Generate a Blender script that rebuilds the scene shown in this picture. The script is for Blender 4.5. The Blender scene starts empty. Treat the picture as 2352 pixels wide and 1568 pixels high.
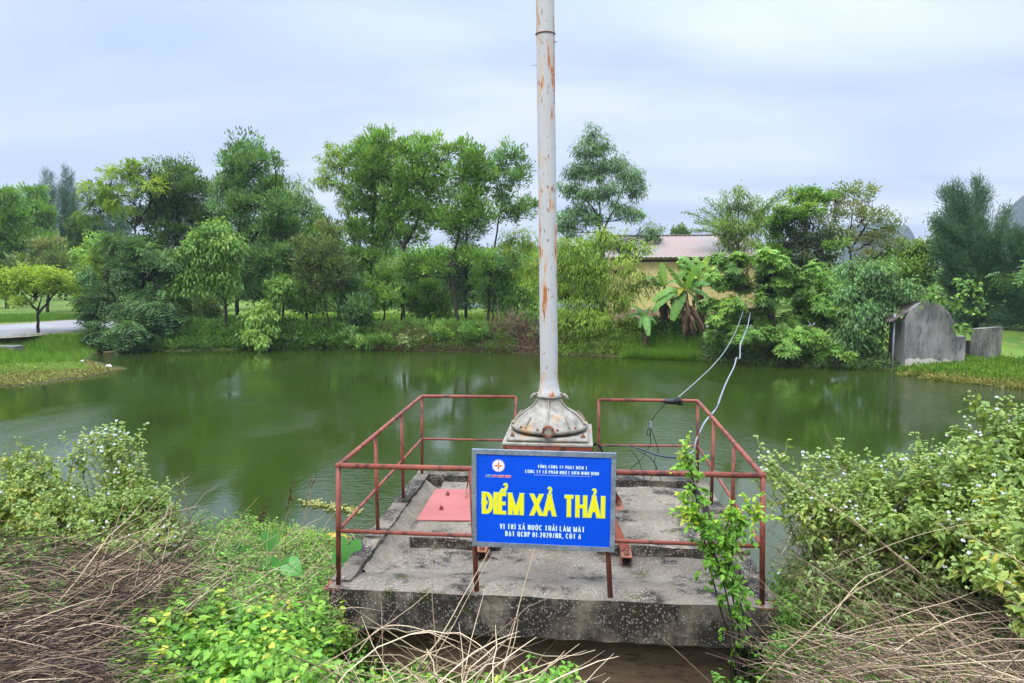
import bpy, math, random
import numpy as np
from mathutils import Vector, Matrix
rng = np.random.default_rng(7); random.seed(7)
SC = bpy.context.scene; COL = SC.collection
R_ = math.radians
# ------------------------------------------------------------------ camera
CAM = np.array([1.978, -5.235, 2.619]); PITCH, YAW, ROLL = R_(6.30), R_(-5.81), R_(-0.24)
Fv = np.array([math.sin(YAW)*math.cos(PITCH), math.cos(YAW)*math.cos(PITCH), -math.sin(PITCH)])
R0 = np.array([math.cos(YAW), -math.sin(YAW), 0.0]); U0 = np.cross(R0, Fv)
Rv = R0*math.cos(ROLL)+U0*math.sin(ROLL); Uv = -R0*math.sin(ROLL)+U0*math.cos(ROLL)
cd = bpy.data.cameras.new('camera'); cam = bpy.data.objects.new('camera', cd); COL.objects.link(cam)
cd.sensor_width = 36; cd.lens = 36*1700/2557; cd.clip_end = 6000; cd.clip_start = .05
m = Matrix(((Rv[0], Uv[0], -Fv[0], CAM[0]), (Rv[1], Uv[1], -Fv[1], CAM[1]), (Rv[2], Uv[2], -Fv[2], CAM[2]), (0, 0, 0, 1)))
cam.matrix_world = m; SC.camera = cam
# ------------------------------------------------------------------ world, sun, exposure
SC.view_settings.view_transform = 'Standard'; SC.view_settings.look = 'None'
SC.view_settings.exposure = 0.32; SC.view_settings.gamma = 1.0
SUN_EL, SUN_AZ = 52, 205          # azimuth measured clockwise from +Y
W = bpy.data.worlds.new('World'); SC.world = W; W.use_nodes = True
wt = W.node_tree; wn = wt.nodes; wl = wt.links
bg = wn['Background']; bg.inputs[1].default_value = 0.1
sky = wn.new('ShaderNodeTexSky'); sky.sky_type = 'NISHITA'; sky.sun_disc = False
sky.sun_elevation = R_(SUN_EL); sky.sun_rotation = R_(SUN_AZ); sky.dust_density = 2
tc = wn.new('ShaderNodeTexCoord'); sep = wn.new('ShaderNodeSeparateXYZ'); wl.new(tc.outputs['Generated'], sep.inputs[0])
def wmath(op, a, b=None, c=None, clamp=False):
    n = wn.new('ShaderNodeMath'); n.operation = op; n.use_clamp = clamp
    for i, v in enumerate((a, b, c)):
        if v is None: continue
        if isinstance(v, (int, float)): n.inputs[i].default_value = v
        else: wl.new(v, n.inputs[i])
    return n.outputs[0]
zc = wmath('MAXIMUM', sep.outputs[2], 0.0)
den = wmath('ADD', zc, 0.16)
cmb = wn.new('ShaderNodeCombineXYZ')
wl.new(wmath('DIVIDE', sep.outputs[0], den), cmb.inputs[0]); wl.new(wmath('DIVIDE', sep.outputs[1], den), cmb.inputs[1])
mp = wn.new('ShaderNodeMapping'); mp.inputs['Rotation'].default_value = (0, 0, R_(20)); mp.inputs['Scale'].default_value = (.5, 1.0, 1)
wl.new(cmb.outputs[0], mp.inputs[0])
nz = wn.new('ShaderNodeTexNoise'); nz.inputs['Scale'].default_value = 1.0; nz.inputs['Detail'].default_value = 5; nz.inputs['Roughness'].default_value = .45
nz.inputs['Distortion'].default_value = .5; wl.new(mp.outputs[0], nz.inputs['Vector'])
cr = wn.new('ShaderNodeValToRGB'); wl.new(nz.outputs[0], cr.inputs[0])
e = cr.color_ramp.elements
e[0].position = .36; e[0].color = (4.6, 5.6, 7.7, 1); e[1].position = .66; e[1].color = (7.9, 8.3, 9.0, 1)
q = cr.color_ramp.elements.new(.5); q.color = (6.1, 6.9, 8.5, 1)
# an overcast sky is brighter overhead than at the horizon
gain = wmath('MULTIPLY_ADD', wmath('POWER', zc, 3.0), 6.2, 0.92)
vm = wn.new('ShaderNodeVectorMath'); vm.operation = 'SCALE'; wl.new(cr.outputs[0], vm.inputs[0]); wl.new(gain, vm.inputs['Scale'])
mx = wn.new('ShaderNodeMix'); mx.data_type = 'RGBA'; mx.inputs[0].default_value = .9
wl.new(sky.outputs[0], mx.inputs[6]); wl.new(vm.outputs[0], mx.inputs[7]); wl.new(mx.outputs[2], bg.inputs[0])
sd = bpy.data.lights.new('sun', 'SUN'); sd.energy = 1.5; sd.angle = R_(14); sd.color = (1, .95, .86)
so = bpy.data.objects.new('sun', sd); COL.objects.link(so)
dv = Vector((math.sin(R_(SUN_AZ))*math.cos(R_(SUN_EL)), math.cos(R_(SUN_AZ))*math.cos(R_(SUN_EL)), math.sin(R_(SUN_EL))))
so.rotation_euler = dv.to_track_quat('Z', 'Y').to_euler(); so.location = (0, 0, 30)
# ------------------------------------------------------------------ helpers: survey points from the photo (2352-wide pixels) into world metres
FP = 1700*2352/2557; K = 2352/2557
def ray(px, py):
    px = np.asarray(px, float)[..., None]; py = np.asarray(py, float)[..., None]
    return Fv+Rv*(px-1176)/FP-Uv*(py-784)/FP
def A(px, py, Y):
    d = ray(px, py); t = (np.asarray(Y)-CAM[1])/d[..., 1]
    return CAM+d*np.asarray(t)[..., None]
def Ao(px, py, Y): return A(px*K, py*K, Y)
def Gz(px, py, z):
    d = ray(px, py); t = (z-CAM[2])/d[..., 2]
    return CAM+d*np.asarray(t)[..., None]
def Go(px, py, z): return Gz(px*K, py*K, z)
WATER = -1.0
# shoreline of the pond
fs = [Gz(a, b, WATER)[:2] for a, b in [(-40, 888), (60, 884), (160, 872), (240, 858), (292, 846), (250, 838), (205, 826), (215, 812), (260, 806), (400, 806), (560, 802), (800, 802), (1000, 806), (1240, 812), (1420, 818), (1600, 824), (1720, 834), (1900, 842), (2050, 848), (2085, 851), (2130, 862), (2220, 870), (2352, 884), (2600, 912)]]
POND = np.array([(-34, 2.6), (-34, 12)]+[tuple(p) for p in fs]+[(27, 9), (27, 1.6), (9, 2.1), (4.2, 2.2), (2.6, 3.2), (1, 3.2), (-.3, 2.2), (-1.4, 2.9), (-6, 3.2)])
def sdist(x, y):
    x = np.asarray(x, float); y = np.asarray(y, float)
    d = np.full(x.shape, 1e9); ins = np.zeros(x.shape, bool); n = len(POND)
    for i in range(n):
        ax, ay = POND[i]; bx, by = POND[(i+1) % n]
        ex, ey = bx-ax, by-ay; t = np.clip(((x-ax)*ex+(y-ay)*ey)/(ex*ex+ey*ey), 0, 1)
        d = np.minimum(d, np.hypot(x-ax-t*ex, y-ay-t*ey))
        c = ((ay > y) != (by > y)) & (x < ex*(y-ay)/(ey if abs(ey) > 1e-9 else 1e-9)+ax); ins ^= c
    return np.where(ins, -d, d)
def sm(a, b, x):
    t = np.clip((x-a)/(b-a), 0, 1); return t*t*(3-2*t)
def fnoise(x, y, s=1.0, seed=0):
    r = np.random.default_rng(seed); o = 0
    for k in range(10):
        a = r.uniform(0, 6.28); f = s*r.uniform(.5, 2.6); o = o+np.sin((x*math.cos(a)+y*math.sin(a))*f+r.uniform(0, 6.28))/(1+k*.12)
    return o/5
def H(x, y):
    x = np.asarray(x, float); y = np.asarray(y, float); d = sdist(x, y)
    under = -1-.9*sm(0, 2, -d)
    near = -1+np.minimum(2.0, d*(.27+.08*sm(.5, -1.5, x)+.03*sm(3, 5, x)))+.04*fnoise(x, y, 2.2, 3)*sm(0, .8, d)
    # far land: a low bank then flat
    flat = -.95+.70*sm(.0, 1.2, d)
    pen = sm(-13.5, -15.5, x)*sm(22.3, 20.3, y); flat = flat*(1-pen)+pen*(-.97+.5*sm(1.0, 5, d))
    rs = sm(9, 12, x)*sm(26, 23, y); flat = flat*(1-rs)+rs*(-.98+.22*sm(.2, 4, d))
    land = np.where(y < 6, near, flat+.006*fnoise(x, y, 1.0, 5))
    pit = sm(.0, .3, x)*sm(3.6, 3.3, x)*sm(-1.7, -.7, y)*sm(2.6, 2.0, y)
    land = land*(1-pit)+pit*(-1.12)
    far = sm(70, 260, np.hypot(x, y)); land = land*(1-far)+far*0.2
    return np.where(d < 0, under, land)
# ------------------------------------------------------------------ object helpers
def tag(o, label=None, cat=None, group=None, kind=None):
    for k, v in (('label', label), ('category', cat), ('group', group), ('kind', kind)):
        if v: o[k] = v
    return o
def empty(name, loc=(0, 0, 0), **kw):
    o = bpy.data.objects.new(name, None); o.empty_display_size = .1; COL.objects.link(o); o.location = tuple(float(v) for v in loc); return tag(o, **kw)
class Geo:
    def __init__(s): s.v = []; s.t = []; s.q = []; s.a = []; s.m3 = []; s.m4 = []; s.n = 0
    def add(s, V, tri=None, quad=None, var=.5, mi=0):
        V = np.asarray(V, float).reshape(-1, 3); n = len(V)
        s.v.append(V); s.a.append(np.broadcast_to(np.asarray(var, float), (n,)))
        if tri is not None and len(tri): t = np.asarray(tri, int).reshape(-1, 3)+s.n; s.t.append(t); s.m3.append(np.full(len(t), mi))
        if quad is not None and len(quad): t = np.asarray(quad, int).reshape(-1, 4)+s.n; s.q.append(t); s.m4.append(np.full(len(t), mi))
        s.n += n; return s
    def build(s, name, mats, parent=None, smooth=False, origin=None):
        V = np.concatenate(s.v); Aa = np.concatenate(s.a)
        T = np.concatenate(s.t) if s.t else np.zeros((0, 3), int); Q = np.concatenate(s.q) if s.q else np.zeros((0, 4), int)
        MI = np.concatenate((s.m3+s.m4) or [np.zeros(0)])
        org = np.zeros(3)
        if parent is not None: org = np.array(worldloc(parent))
        if origin is not None: org = np.array(origin, float)
        V = V-org
        me = bpy.data.meshes.new(name); me.vertices.add(len(V)); me.vertices.foreach_set('co', V.astype(np.float32).ravel())
        nl = 3*len(T)+4*len(Q); me.loops.add(nl); me.loops.foreach_set('vertex_index', np.concatenate([T.ravel(), Q.ravel()]).astype(np.int32))
        me.polygons.add(len(T)+len(Q)); st = np.concatenate([np.arange(len(T))*3, 3*len(T)+np.arange(len(Q))*4])
        me.polygons.foreach_set('loop_start', st.astype(np.int32))
        me.polygons.foreach_set('material_index', MI.astype(np.int32))
        me.update(calc_edges=True)
        me.polygons.foreach_set('use_smooth', np.full(len(me.polygons), smooth))
        at = me.attributes.new('var', 'FLOAT', 'POINT'); at.data.foreach_set('value', Aa.astype(np.float32))
        for mm in (mats if isinstance(mats, (list, tuple)) else [mats]): me.materials.append(mm)
        me.validate()
        o = bpy.data.objects.new(name, me); COL.objects.link(o)
        if parent is not None: o.parent = parent
        if origin is not None: o.location = tuple(org)
        return o
def worldloc(o):
    l = Vector(o.location)
    while o.parent is not None: o = o.parent; l = l+Vector(o.location)
    return tuple(l)
def unit(v): v = np.asarray(v, float); return v/np.maximum(np.linalg.norm(v, axis=-1, keepdims=True), 1e-9)
def tubes(g, P, Rr, sides=6, var=.5, mi=0, cap=False):
    P = np.asarray(P, float)
    if P.ndim == 2: P = P[None]
    N, Kk, _ = P.shape; Rr = np.broadcast_to(np.asarray(Rr, float), (N, Kk)) if np.ndim(Rr) != 1 or len(np.shape(Rr)) == 2 or np.shape(Rr)[0] == Kk else np.broadcast_to(np.asarray(Rr)[:, None], (N, Kk))
    T = np.empty_like(P); T[:, 1:-1] = P[:, 2:]-P[:, :-2]; T[:, 0] = P[:, 1]-P[:, 0]; T[:, -1] = P[:, -1]-P[:, -2]; T = unit(T)
    tot = unit(P[:, -1]-P[:, 0]+1e-6); ref = np.where(np.abs(tot[:, 2:3]) > .8, np.array([[1., .02, 0]]), np.array([[0, 0.02, 1.]]))[:, None, :]
    B = unit(np.cross(T, np.broadcast_to(ref, T.shape))); C = np.cross(B, T)
    an = np.arange(sides)*2*math.pi/sides
    V = P[:, :, None, :]+Rr[:, :, None, None]*(B[:, :, None, :]*np.cos(an)[None, None, :, None]+C[:, :, None, :]*np.sin(an)[None, None, :, None])
    idx = np.arange(N*Kk*sides).reshape(N, Kk, sides); a = idx[:, :-1]; b = idx[:, 1:]
    Qd = np.stack([a, np.roll(a, -1, 2), np.roll(b, -1, 2), b], -1).reshape(-1, 4)
    vv = np.asarray(var, float); vv = np.broadcast_to(vv[:, None, None] if vv.ndim == 1 else vv, (N, Kk, sides)).ravel()
    tri = []
    if cap:
        for n in range(N):
            for kk, rev in ((0, 1), (Kk-1, 0)):
                r = idx[n, kk]
                for j in range(1, sides-1): tri.append((r[0], r[j+1], r[j]) if rev else (r[0], r[j], r[j+1]))
    g.add(V, tri, Qd, vv, mi); return g
def box(g, c, s, rot=None, var=.5, mi=0, bev=0.0):
    c = np.array(c, float); s = np.array(s, float)/2
    if bev <= 0:
        V = np.array([(x, y, z) for x in (-1, 1) for y in (-1, 1) for z in (-1, 1)])*s
        Qd = [(0, 1, 3, 2), (4, 6, 7, 5), (0, 4, 5, 1), (2, 3, 7, 6), (0, 2, 6, 4), (1, 5, 7, 3)]; tri = []
    else:
        V = []; ix = {}
        for x in (-1, 1):
            for y in (-1, 1):
                for z in (-1, 1):
                    for ax in range(3):
                        p = [x*(s[0]-bev), y*(s[1]-bev), z*(s[2]-bev)]; p[ax] = (x, y, z)[ax]*s[ax]; ix[(x, y, z, ax)] = len(V); V.append(p)
        V = np.array(V); Qd = []; tri = []
        def fq(l):
            l = list(l); a, b, cc = V[l[0]], V[l[1]], V[l[2]]; nn = np.cross(b-a, cc-a); mid = V[l].mean(0)
            if nn@mid < 0: l = l[::-1]
            (Qd if len(l) == 4 else tri).append(l)
        for ax in range(3):
            o1, o2 = [i for i in range(3) if i != ax]
            for sg in (-1, 1):
                l = []
                for a, b in ((-1, -1), (1, -1), (1, 1), (-1, 1)):
                    k = [0, 0, 0]; k[ax] = sg; k[o1] = a; k[o2] = b; l.append(ix[tuple(k)+(ax,)])
                fq(l)
            for a in (-1, 1):
                for b in (-1, 1):
                    k1 = [0, 0, 0]; k1[ax] = -1; k1[o1] = a; k1[o2] = b; k2 = list(k1); k2[ax] = 1
                    fq([ix[tuple(k1)+(o1,)], ix[tuple(k2)+(o1,)], ix[tuple(k2)+(o2,)], ix[tuple(k1)+(o2,)]])
        for x in (-1, 1):
            for y in (-1, 1):
                for z in (-1, 1): fq([ix[(x, y, z, a)] for a in range(3)])
    if rot is not None: V = V@np.array(rot).T
    g.add(V+c, tri, Qd, var, mi); return g
def rotm(axis, deg): return np.array(Matrix.Rotation(R_(deg), 3, axis))
def beam(g, p, q, w, h, mi=0, up=(0, 0, 1), bev=.0):
    p = np.array(p, float); q = np.array(q, float); d = unit(q-p); x = unit(np.cross(d, up)); z = np.cross(x, d)
    box(g, (p+q)/2, (w, np.linalg.norm(q-p), h), rot=np.stack([x, d, z], 1), mi=mi, bev=bev); return g
def lathe(g, prof, c=(0, 0, 0), seg=32, axis=(0, 0, 1), var=.5, mi=0, ph=0):
    ax = unit(np.array(axis, float)); a = unit(np.cross(ax, (0.01, 1, 0.02) if abs(ax[1]) < .9 else (1, 0, 0))); b = np.cross(ax, a)
    an = np.arange(seg)*2*math.pi/seg+ph; n = len(prof)
    V = np.array([np.array(c)+ax*z+r*(a*math.cos(t)+b*math.sin(t)) for r, z in prof for t in an])
    Qd = [(i*seg+j, i*seg+(j+1) % seg, (i+1)*seg+(j+1) % seg, (i+1)*seg+j) for i in range(n-1) for j in range(seg)]
    g.add(V, None, Qd, var, mi); return g
def hexbolt(g, c, r=.012, h=.012, axis=(0, 0, 1), mi=0):
    lathe(g, [(.0005, 0), (r, 0), (r, h), (.0005, h)], c, 6, axis, mi=mi); lathe(g, [(r*.5, h), (r*.5, h*1.8), (.0005, h*1.9)], c, 8, axis, mi=mi); return g
# ------------------------------------------------------------------ materials
def mat(name, rough=.7, spec=.3, metal=0):
    M = bpy.data.materials.new(name); M.use_nodes = True; t = M.node_tree; b = t.nodes['Principled BSDF']
    b.inputs['Roughness'].default_value = rough; b.inputs['Specular IOR Level'].default_value = spec; b.inputs['Metallic'].default_value = metal
    return M, t, b
def nd(t, typ, **kw):
    n = t.nodes.new(typ)
    for k, v in kw.items():
        if k.startswith('i_'):
            key = k[2:].replace('_', ' '); n.inputs[key].default_value = v
        else: setattr(n, k, v)
    return n
def noise(t, scale, detail=4, rough=.55, stretch=None, off=(0, 0, 0), dist=0):
    tcn = nd(t, 'ShaderNodeTexCoord'); mpn = nd(t, 'ShaderNodeMapping'); t.links.new(tcn.outputs['Object'], mpn.inputs[0])
    mpn.inputs['Location'].default_value = off
    if stretch: mpn.inputs['Scale'].default_value = stretch
    n = nd(t, 'ShaderNodeTexNoise'); n.inputs['Scale'].default_value = scale; n.inputs['Detail'].default_value = detail; n.inputs['Roughness'].default_value = rough; n.inputs['Distortion'].default_value = dist
    t.links.new(mpn.outputs[0], n.inputs['Vector']); return n.outputs[0]
def ramp(t, fac, stops, mode='LINEAR'):
    r = nd(t, 'ShaderNodeValToRGB'); r.color_ramp.interpolation = mode
    el = r.color_ramp.elements
    while len(el) < len(stops): el.new(.5)
    for x, (p, c) in zip(el, stops): x.position = p; x.color = (tuple(c)+(1,)) if not isinstance(c, (int, float)) else (c, c, c, 1)
    t.links.new(fac, r.inputs[0]); return r.outputs[0]
def mixc(t, fac, a, b):
    n = nd(t, 'ShaderNodeMix', data_type='RGBA')
    for i, v in ((0, fac), (6, a), (7, b)):
        if isinstance(v, (int, float)): n.inputs[i].default_value = v
        elif isinstance(v, tuple): n.inputs[i].default_value = v+(1,)
        else: t.links.new(v, n.inputs[i])
    return n.outputs[2]
def bump(t, b, h, dist=.01, strength=1):
    n = nd(t, 'ShaderNodeBump'); n.inputs['Distance'].default_value = dist; n.inputs['Strength'].default_value = strength
    t.links.new(h, n.inputs['Height']); t.links.new(n.outputs[0], b.inputs['Normal'])
def leafmat(name, stops, trans=.3, rough=.45, spec=.35):
    M, t, b = mat(name, rough, spec); at = nd(t, 'ShaderNodeAttribute', attribute_name='var')
    fac = {'leaf_fresh': (1.25, 1.0, 1.2), 'leaf_yellow_green': (1.05, 1.0, 1.1), 'leaf_grey_green': (1.75, 2.2, 1.45), 'leaf_dark': (2.7, 2.4, 1.9), 'leaf_brownish': (1.9, 2.2, 1.6), 'leaf_bamboo': (1.5, 1.5, 1.1), 'leaf_palmate': (1.9, 1.65, 1.1), 'leaf_banana': (1.1, 1.05, 1.1), 'leaf_grass': (1., .9, 1.)}.get(name, (2.35, 2.05, 1.8))
    if name.startswith('leaf') and 'weed' not in name and 'flowering' not in name and 'dead' not in name: stops = [(p, tuple(min(.8, v*f*(.55 if p == 0 else 1.05)) for v, f in zip(c_, fac))) for p, c_ in stops]  # lowest stop deepened: dark crown interiors painted into the leaf colour
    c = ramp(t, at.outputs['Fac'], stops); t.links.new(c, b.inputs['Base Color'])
    tr = nd(t, 'ShaderNodeBsdfTranslucent'); hs = nd(t, 'ShaderNodeMix', data_type='RGBA', blend_type='MULTIPLY'); hs.inputs[0].default_value = 1; hs.inputs[7].default_value = (1.25, 1.1, .5, 1)
    t.links.new(c, hs.inputs[6]); t.links.new(hs.outputs[2], tr.inputs[0])
    ms = nd(t, 'ShaderNodeMixShader'); ms.inputs[0].default_value = trans; out = t.nodes['Material Output']
    t.links.new(b.outputs[0], ms.inputs[1]); t.links.new(tr.outputs[0], ms.inputs[2]); t.links.new(ms.outputs[0], out.inputs[0]); return M
def varmat(name, stops, rough=.8, spec=.2):
    M, t, b = mat(name, rough, spec); at = nd(t, 'ShaderNodeAttribute', attribute_name='var')
    t.links.new(ramp(t, at.outputs['Fac'], stops), b.inputs['Base Color']); return M
LM = {
 'dark':   leafmat('leaf_dark', [(0, (.018, .045, .016)), (.5, (.04, .085, .028)), (1, (.10, .16, .06))]),
 'mid':    leafmat('leaf_mid', [(0, (.028, .07, .016)), (.5, (.065, .15, .03)), (1, (.15, .27, .055))]),
 'fresh':  leafmat('leaf_fresh', [(0, (.05, .14, .02)), (.5, (.11, .29, .035)), (1, (.24, .46, .07))]),
 'yellow': leafmat('leaf_yellow_green', [(0, (.09, .17, .015)), (.5, (.20, .36, .025)), (1, (.38, .52, .05))]),
 'bamboo': leafmat('leaf_bamboo', [(0, (.07, .12, .015)), (.5, (.16, .26, .03)), (1, (.34, .40, .07))]),
 'grey':   leafmat('leaf_grey_green', [(0, (.04, .065, .035)), (.5, (.085, .13, .06)), (1, (.18, .24, .11))]),
 'brown':  leafmat('leaf_brownish', [(0, (.035, .05, .025)), (.5, (.085, .10, .045)), (.8, (.13, .16, .05)), (1, (.16, .11, .07))]),
 'needle': leafmat('casuarina_needles', [(0, (.03, .075, .04)), (.5, (.07, .15, .07)), (1, (.15, .27, .11))], trans=.15, rough=.7),
 'cass':   leafmat('leaf_palmate', [(0, (.04, .10, .03)), (.5, (.09, .20, .05)), (.92, (.17, .33, .08)), (1, (.42, .38, .05))]),
 'banana': leafmat('leaf_banana', [(0, (.06, .15, .03)), (.5, (.12, .30, .05)), (.85, (.24, .44, .09)), (1, (.62, .52, .04))], trans=.35, rough=.4),
 'grass':  leafmat('leaf_grass', [(0, (.06, .15, .015)), (.5, (.12, .30, .02)), (1, (.30, .44, .05))]),
 'weed':   leafmat('leaf_weed', [(0, (.05, .13, .015)), (.5, (.13, .32, .025)), (.9, (.27, .50, .05)), (1, (.5, .55, .06))]),
 'bush':   leafmat('leaf_flowering_bush', [(0, (.09, .15, .025)), (.5, (.20, .31, .05)), (.9, (.37, .47, .10)), (1, (.55, .44, .07))]),
 'taro':   leafmat('leaf_taro', [(0, (.02, .10, .03)), (1, (.06, .22, .05))]),
 'algae':  leafmat('floating_plants', [(0, (.12, .10, .03)), (.5, (.24, .22, .04)), (1, (.40, .42, .10))], trans=.1),
 'deadleaf': leafmat('leaf_dead', [(0, (.03, .018, .012)), (.5, (.09, .05, .03)), (1, (.22, .15, .09))], trans=.15, rough=.8, spec=.1),
}
M_bark = varmat('bark', [(0, (.025, .02, .016)), (.5, (.06, .05, .04)), (1, (.16, .13, .10))], .9)
M_stem = varmat('plant_stem', [(0, (.06, .035, .02)), (.5, (.11, .14, .04)), (1, (.22, .30, .08))], .7)
M_straw = varmat('dry_straw', [(0, (.035, .022, .018)), (.35, (.12, .075, .05)), (.7, (.36, .25, .15)), (1, (.66, .52, .34))], .75, .25)
M_bud = varmat('flower_head', [(0, (.22, .33, .08)), (.6, (.42, .55, .20)), (1, (.66, .62, .74))], .8, .1)
M_trash = mat('white_foam', .6)[0]; M_trash.node_tree.nodes['Principled BSDF'].inputs['Base Color'].default_value = (.75, .74, .72, 1)
def m_paint(name, c1, c2, rust, scale=8, amt=.6, rough=.5, stretch=(1, 1, .5), rough_rust=.9):
    M, t, b = mat(name, rough, .35)
    n1 = noise(t, scale, 6, .65, stretch); n2 = noise(t, scale*4, 5, .7, stretch, (3, 1, 2)); n3 = noise(t, 2.5, 3, .5, None, (7, 3, 1))
    base = mixc(t, ramp(t, n3, [(.3, 0.), (.7, 1.)]), c1, c2)
    f = ramp(t, n1, [(amt, 0.), (amt+.06, 1.)]); c = mixc(t, f, base, rust)
    f2 = ramp(t, n2, [(.66, 0.), (.70, .8)]); c = mixc(t, f2, c, tuple(v*.35 for v in rust))
    t.links.new(c, b.inputs['Base Color']); bump(t, b, n2, .0015, .6); return M
M_red = m_paint('weathered_red_paint', (.195, .047, .030), (.29, .085, .055), (.10, .035, .025), 11, .53)
M_plate = m_paint('faded_red_plate', (.36, .105, .09), (.43, .15, .125), (.25, .08, .06), 5, .62)
def m_pole():
    M, t, b = mat('rusty_white_pipe', .5, .3)
    n1 = noise(t, 15, 6, .62, (1, 1, .17), (0, 0, 3.1)); n2 = noise(t, 34, 4, .6, (1, 1, .3), (5, 2, 0)); n3 = noise(t, 3, 3, .5, (1, 1, .3)); n4 = noise(t, 40, 4, .7, (1, 1, .5), (1, 8, 0))
    base = mixc(t, n3, (.42, .44, .46), (.56, .55, .52))
    base = mixc(t, ramp(t, n4, [(.55, 0.), (.75, .35)]), base, (.55, .50, .40))
    halo = ramp(t, n1, [(.50, 0.), (.60, .75)]); core = ramp(t, n1, [(.575, 0.), (.62, 1.)]); sp = ramp(t, n2, [(.62, 0.), (.65, .9)])
    c = mixc(t, halo, base, (.62, .36, .17)); c = mixc(t, core, c, (.42, .14, .045)); c = mixc(t, sp, c, (.22, .075, .035))
    t.links.new(c, b.inputs['Base Color']); bump(t, b, n2, .002, .5); return M
M_pole = m_pole()
def m_cast():
    M, t, b = mat('weathered_cast_housing', .75, .25)
    n1 = noise(t, 12, 6, .65); n2 = noise(t, 5, 4, .6, (1, 1, .35), (2, 5, 1)); n3 = noise(t, 45, 4, .7)
    c = mixc(t, ramp(t, n1, [(.3, 0.), (.65, 1.)]), (.17, .155, .125), (.36, .335, .28))
    c = mixc(t, ramp(t, n2, [(.52, 0.), (.66, .8)]), c, (.40, .22, .10))
    c = mixc(t, ramp(t, n3, [(.58, 0.), (.68, .8)]), c, (.12, .10, .075))
    t.links.new(c, b.inputs['Base Color']); bump(t, b, n3, .003, .7); return M
M_cast = m_cast()
M_rust = m_paint('brown_rust', (.20, .085, .05), (.30, .12, .07), (.11, .045, .03), 14, .55, .85)
def m_conc(name, floor=True, black=.0):
    M, t, b = mat(name, .9, .15)
    tcn = nd(t, 'ShaderNodeTexCoord')
    def pebble(scale, thr, off):
        mpn = nd(t, 'ShaderNodeMapping'); mpn.inputs['Location'].default_value = off; t.links.new(tcn.outputs['Object'], mpn.inputs[0])
        nn = nd(t, 'ShaderNodeTexNoise'); nn.inputs['Scale'].default_value = scale*.6; t.links.new(mpn.outputs[0], nn.inputs['Vector'])
        av = nd(t, 'ShaderNodeVectorMath', operation='MULTIPLY_ADD'); av.inputs[1].default_value = (.02, .02, .02); t.links.new(nn.outputs[1], av.inputs[0]); t.links.new(mpn.outputs[0], av.inputs[2])
        v = nd(t, 'ShaderNodeTexVoronoi'); v.inputs['Scale'].default_value = scale; t.links.new(av.outputs[0], v.inputs['Vector'])
        d = ramp(t, v.outputs['Distance'], [(thr, 1.), (thr+.08, 0.)]); s = nd(t, 'ShaderNodeSeparateColor'); t.links.new(v.outputs['Color'], s.inputs[0])
        k = ramp(t, s.outputs[0], [(.45, 0.), (.5, 1.)]); m_ = nd(t, 'ShaderNodeMath', operation='MULTIPLY'); t.links.new(d, m_.inputs[0]); t.links.new(k, m_.inputs[1]); return m_.outputs[0], s.outputs[1]
    p1, r1 = pebble(55, .30, (0, 0, 0)); p2, r2 = pebble(28, .26, (3, 1, 4))
    big = noise(t, 1.7, 5, .6); fine = noise(t, 30, 5, .7); mossn = noise(t, 3.4, 5, .65, None, (4, 4, 0)); dark = noise(t, 2.6, 6, .68, (1, 1, .8), (9, 2, 3))
    c = mixc(t, ramp(t, big, [(.35, 0.), (.62, 1.)]), (.14, .115, .085), (.265, .222, .165))
    c = mixc(t, ramp(t, fine, [(.4, 0.), (.7, .6)]), c, (.10, .085, .07))
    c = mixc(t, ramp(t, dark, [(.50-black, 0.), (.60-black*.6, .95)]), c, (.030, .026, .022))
    c = mixc(t, ramp(t, mossn, [(.60, 0.), (.68, .8)]), c, (.05, .055, .012))
    peb = mixc(t, r1, (.17, .16, .14), (.44, .42, .37)); peb2 = mixc(t, r2, (.12, .11, .10), (.30, .27, .23))
    pm = nd(t, 'ShaderNodeMath', operation='MULTIPLY'); t.links.new(p1, pm.inputs[0]); t.links.new(ramp(t, noise(t, 4, 3, .5, None, (1, 1, 1)), [(.38, .15), (.56, 1.)]), pm.inputs[1])
    c = mixc(t, pm.outputs[0], c, peb); pm2 = nd(t, 'ShaderNodeMath', operation='MULTIPLY'); pm2.inputs[1].default_value = .35 if floor else .8; t.links.new(p2, pm2.inputs[0]); c = mixc(t, pm2.outputs[0], c, peb2)
    t.links.new(c, b.inputs['Base Color'])
    hsum = nd(t, 'ShaderNodeMath', operation='MULTIPLY_ADD'); hsum.inputs[1].default_value = .5; t.links.new(fine, hsum.inputs[0]); t.links.new(p2, hsum.inputs[2]); bump(t, b, hsum.outputs[0], .006, .8)
    return M
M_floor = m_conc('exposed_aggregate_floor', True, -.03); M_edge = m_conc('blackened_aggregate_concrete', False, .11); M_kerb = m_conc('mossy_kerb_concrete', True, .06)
def m_simple(name, c1, c2, scale=3, rough=.85, spots=None, stretch=None, bd=.003):
    M, t, b = mat(name, rough, .2); n1 = noise(t, scale, 6, .62, stretch); n2 = noise(t, scale*7, 5, .65, stretch, (2, 2, 2))
    c = mixc(t, ramp(t, n1, [(.35, 0.), (.65, 1.)]), c1, c2)
    if spots: c = mixc(t, ramp(t, n2, [(.52, 0.), (.66, .85)]), c, spots)
    t.links.new(c, b.inputs['Base Color']); bump(t, b, n2, bd, .7); return M
M_wall = m_simple('stained_brown_wall', (.14, .095, .065), (.24, .165, .115), 2, .9, (.07, .05, .036), (.5, 1, 2.5))
M_steel = m_simple('galvanised_strip', (.20, .25, .30), (.34, .39, .44), 6, .4, (.15, .18, .22), (1, 1, 1), .0006); M_steel.node_tree.nodes['Principled BSDF'].inputs['Metallic'].default_value = .35
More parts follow.
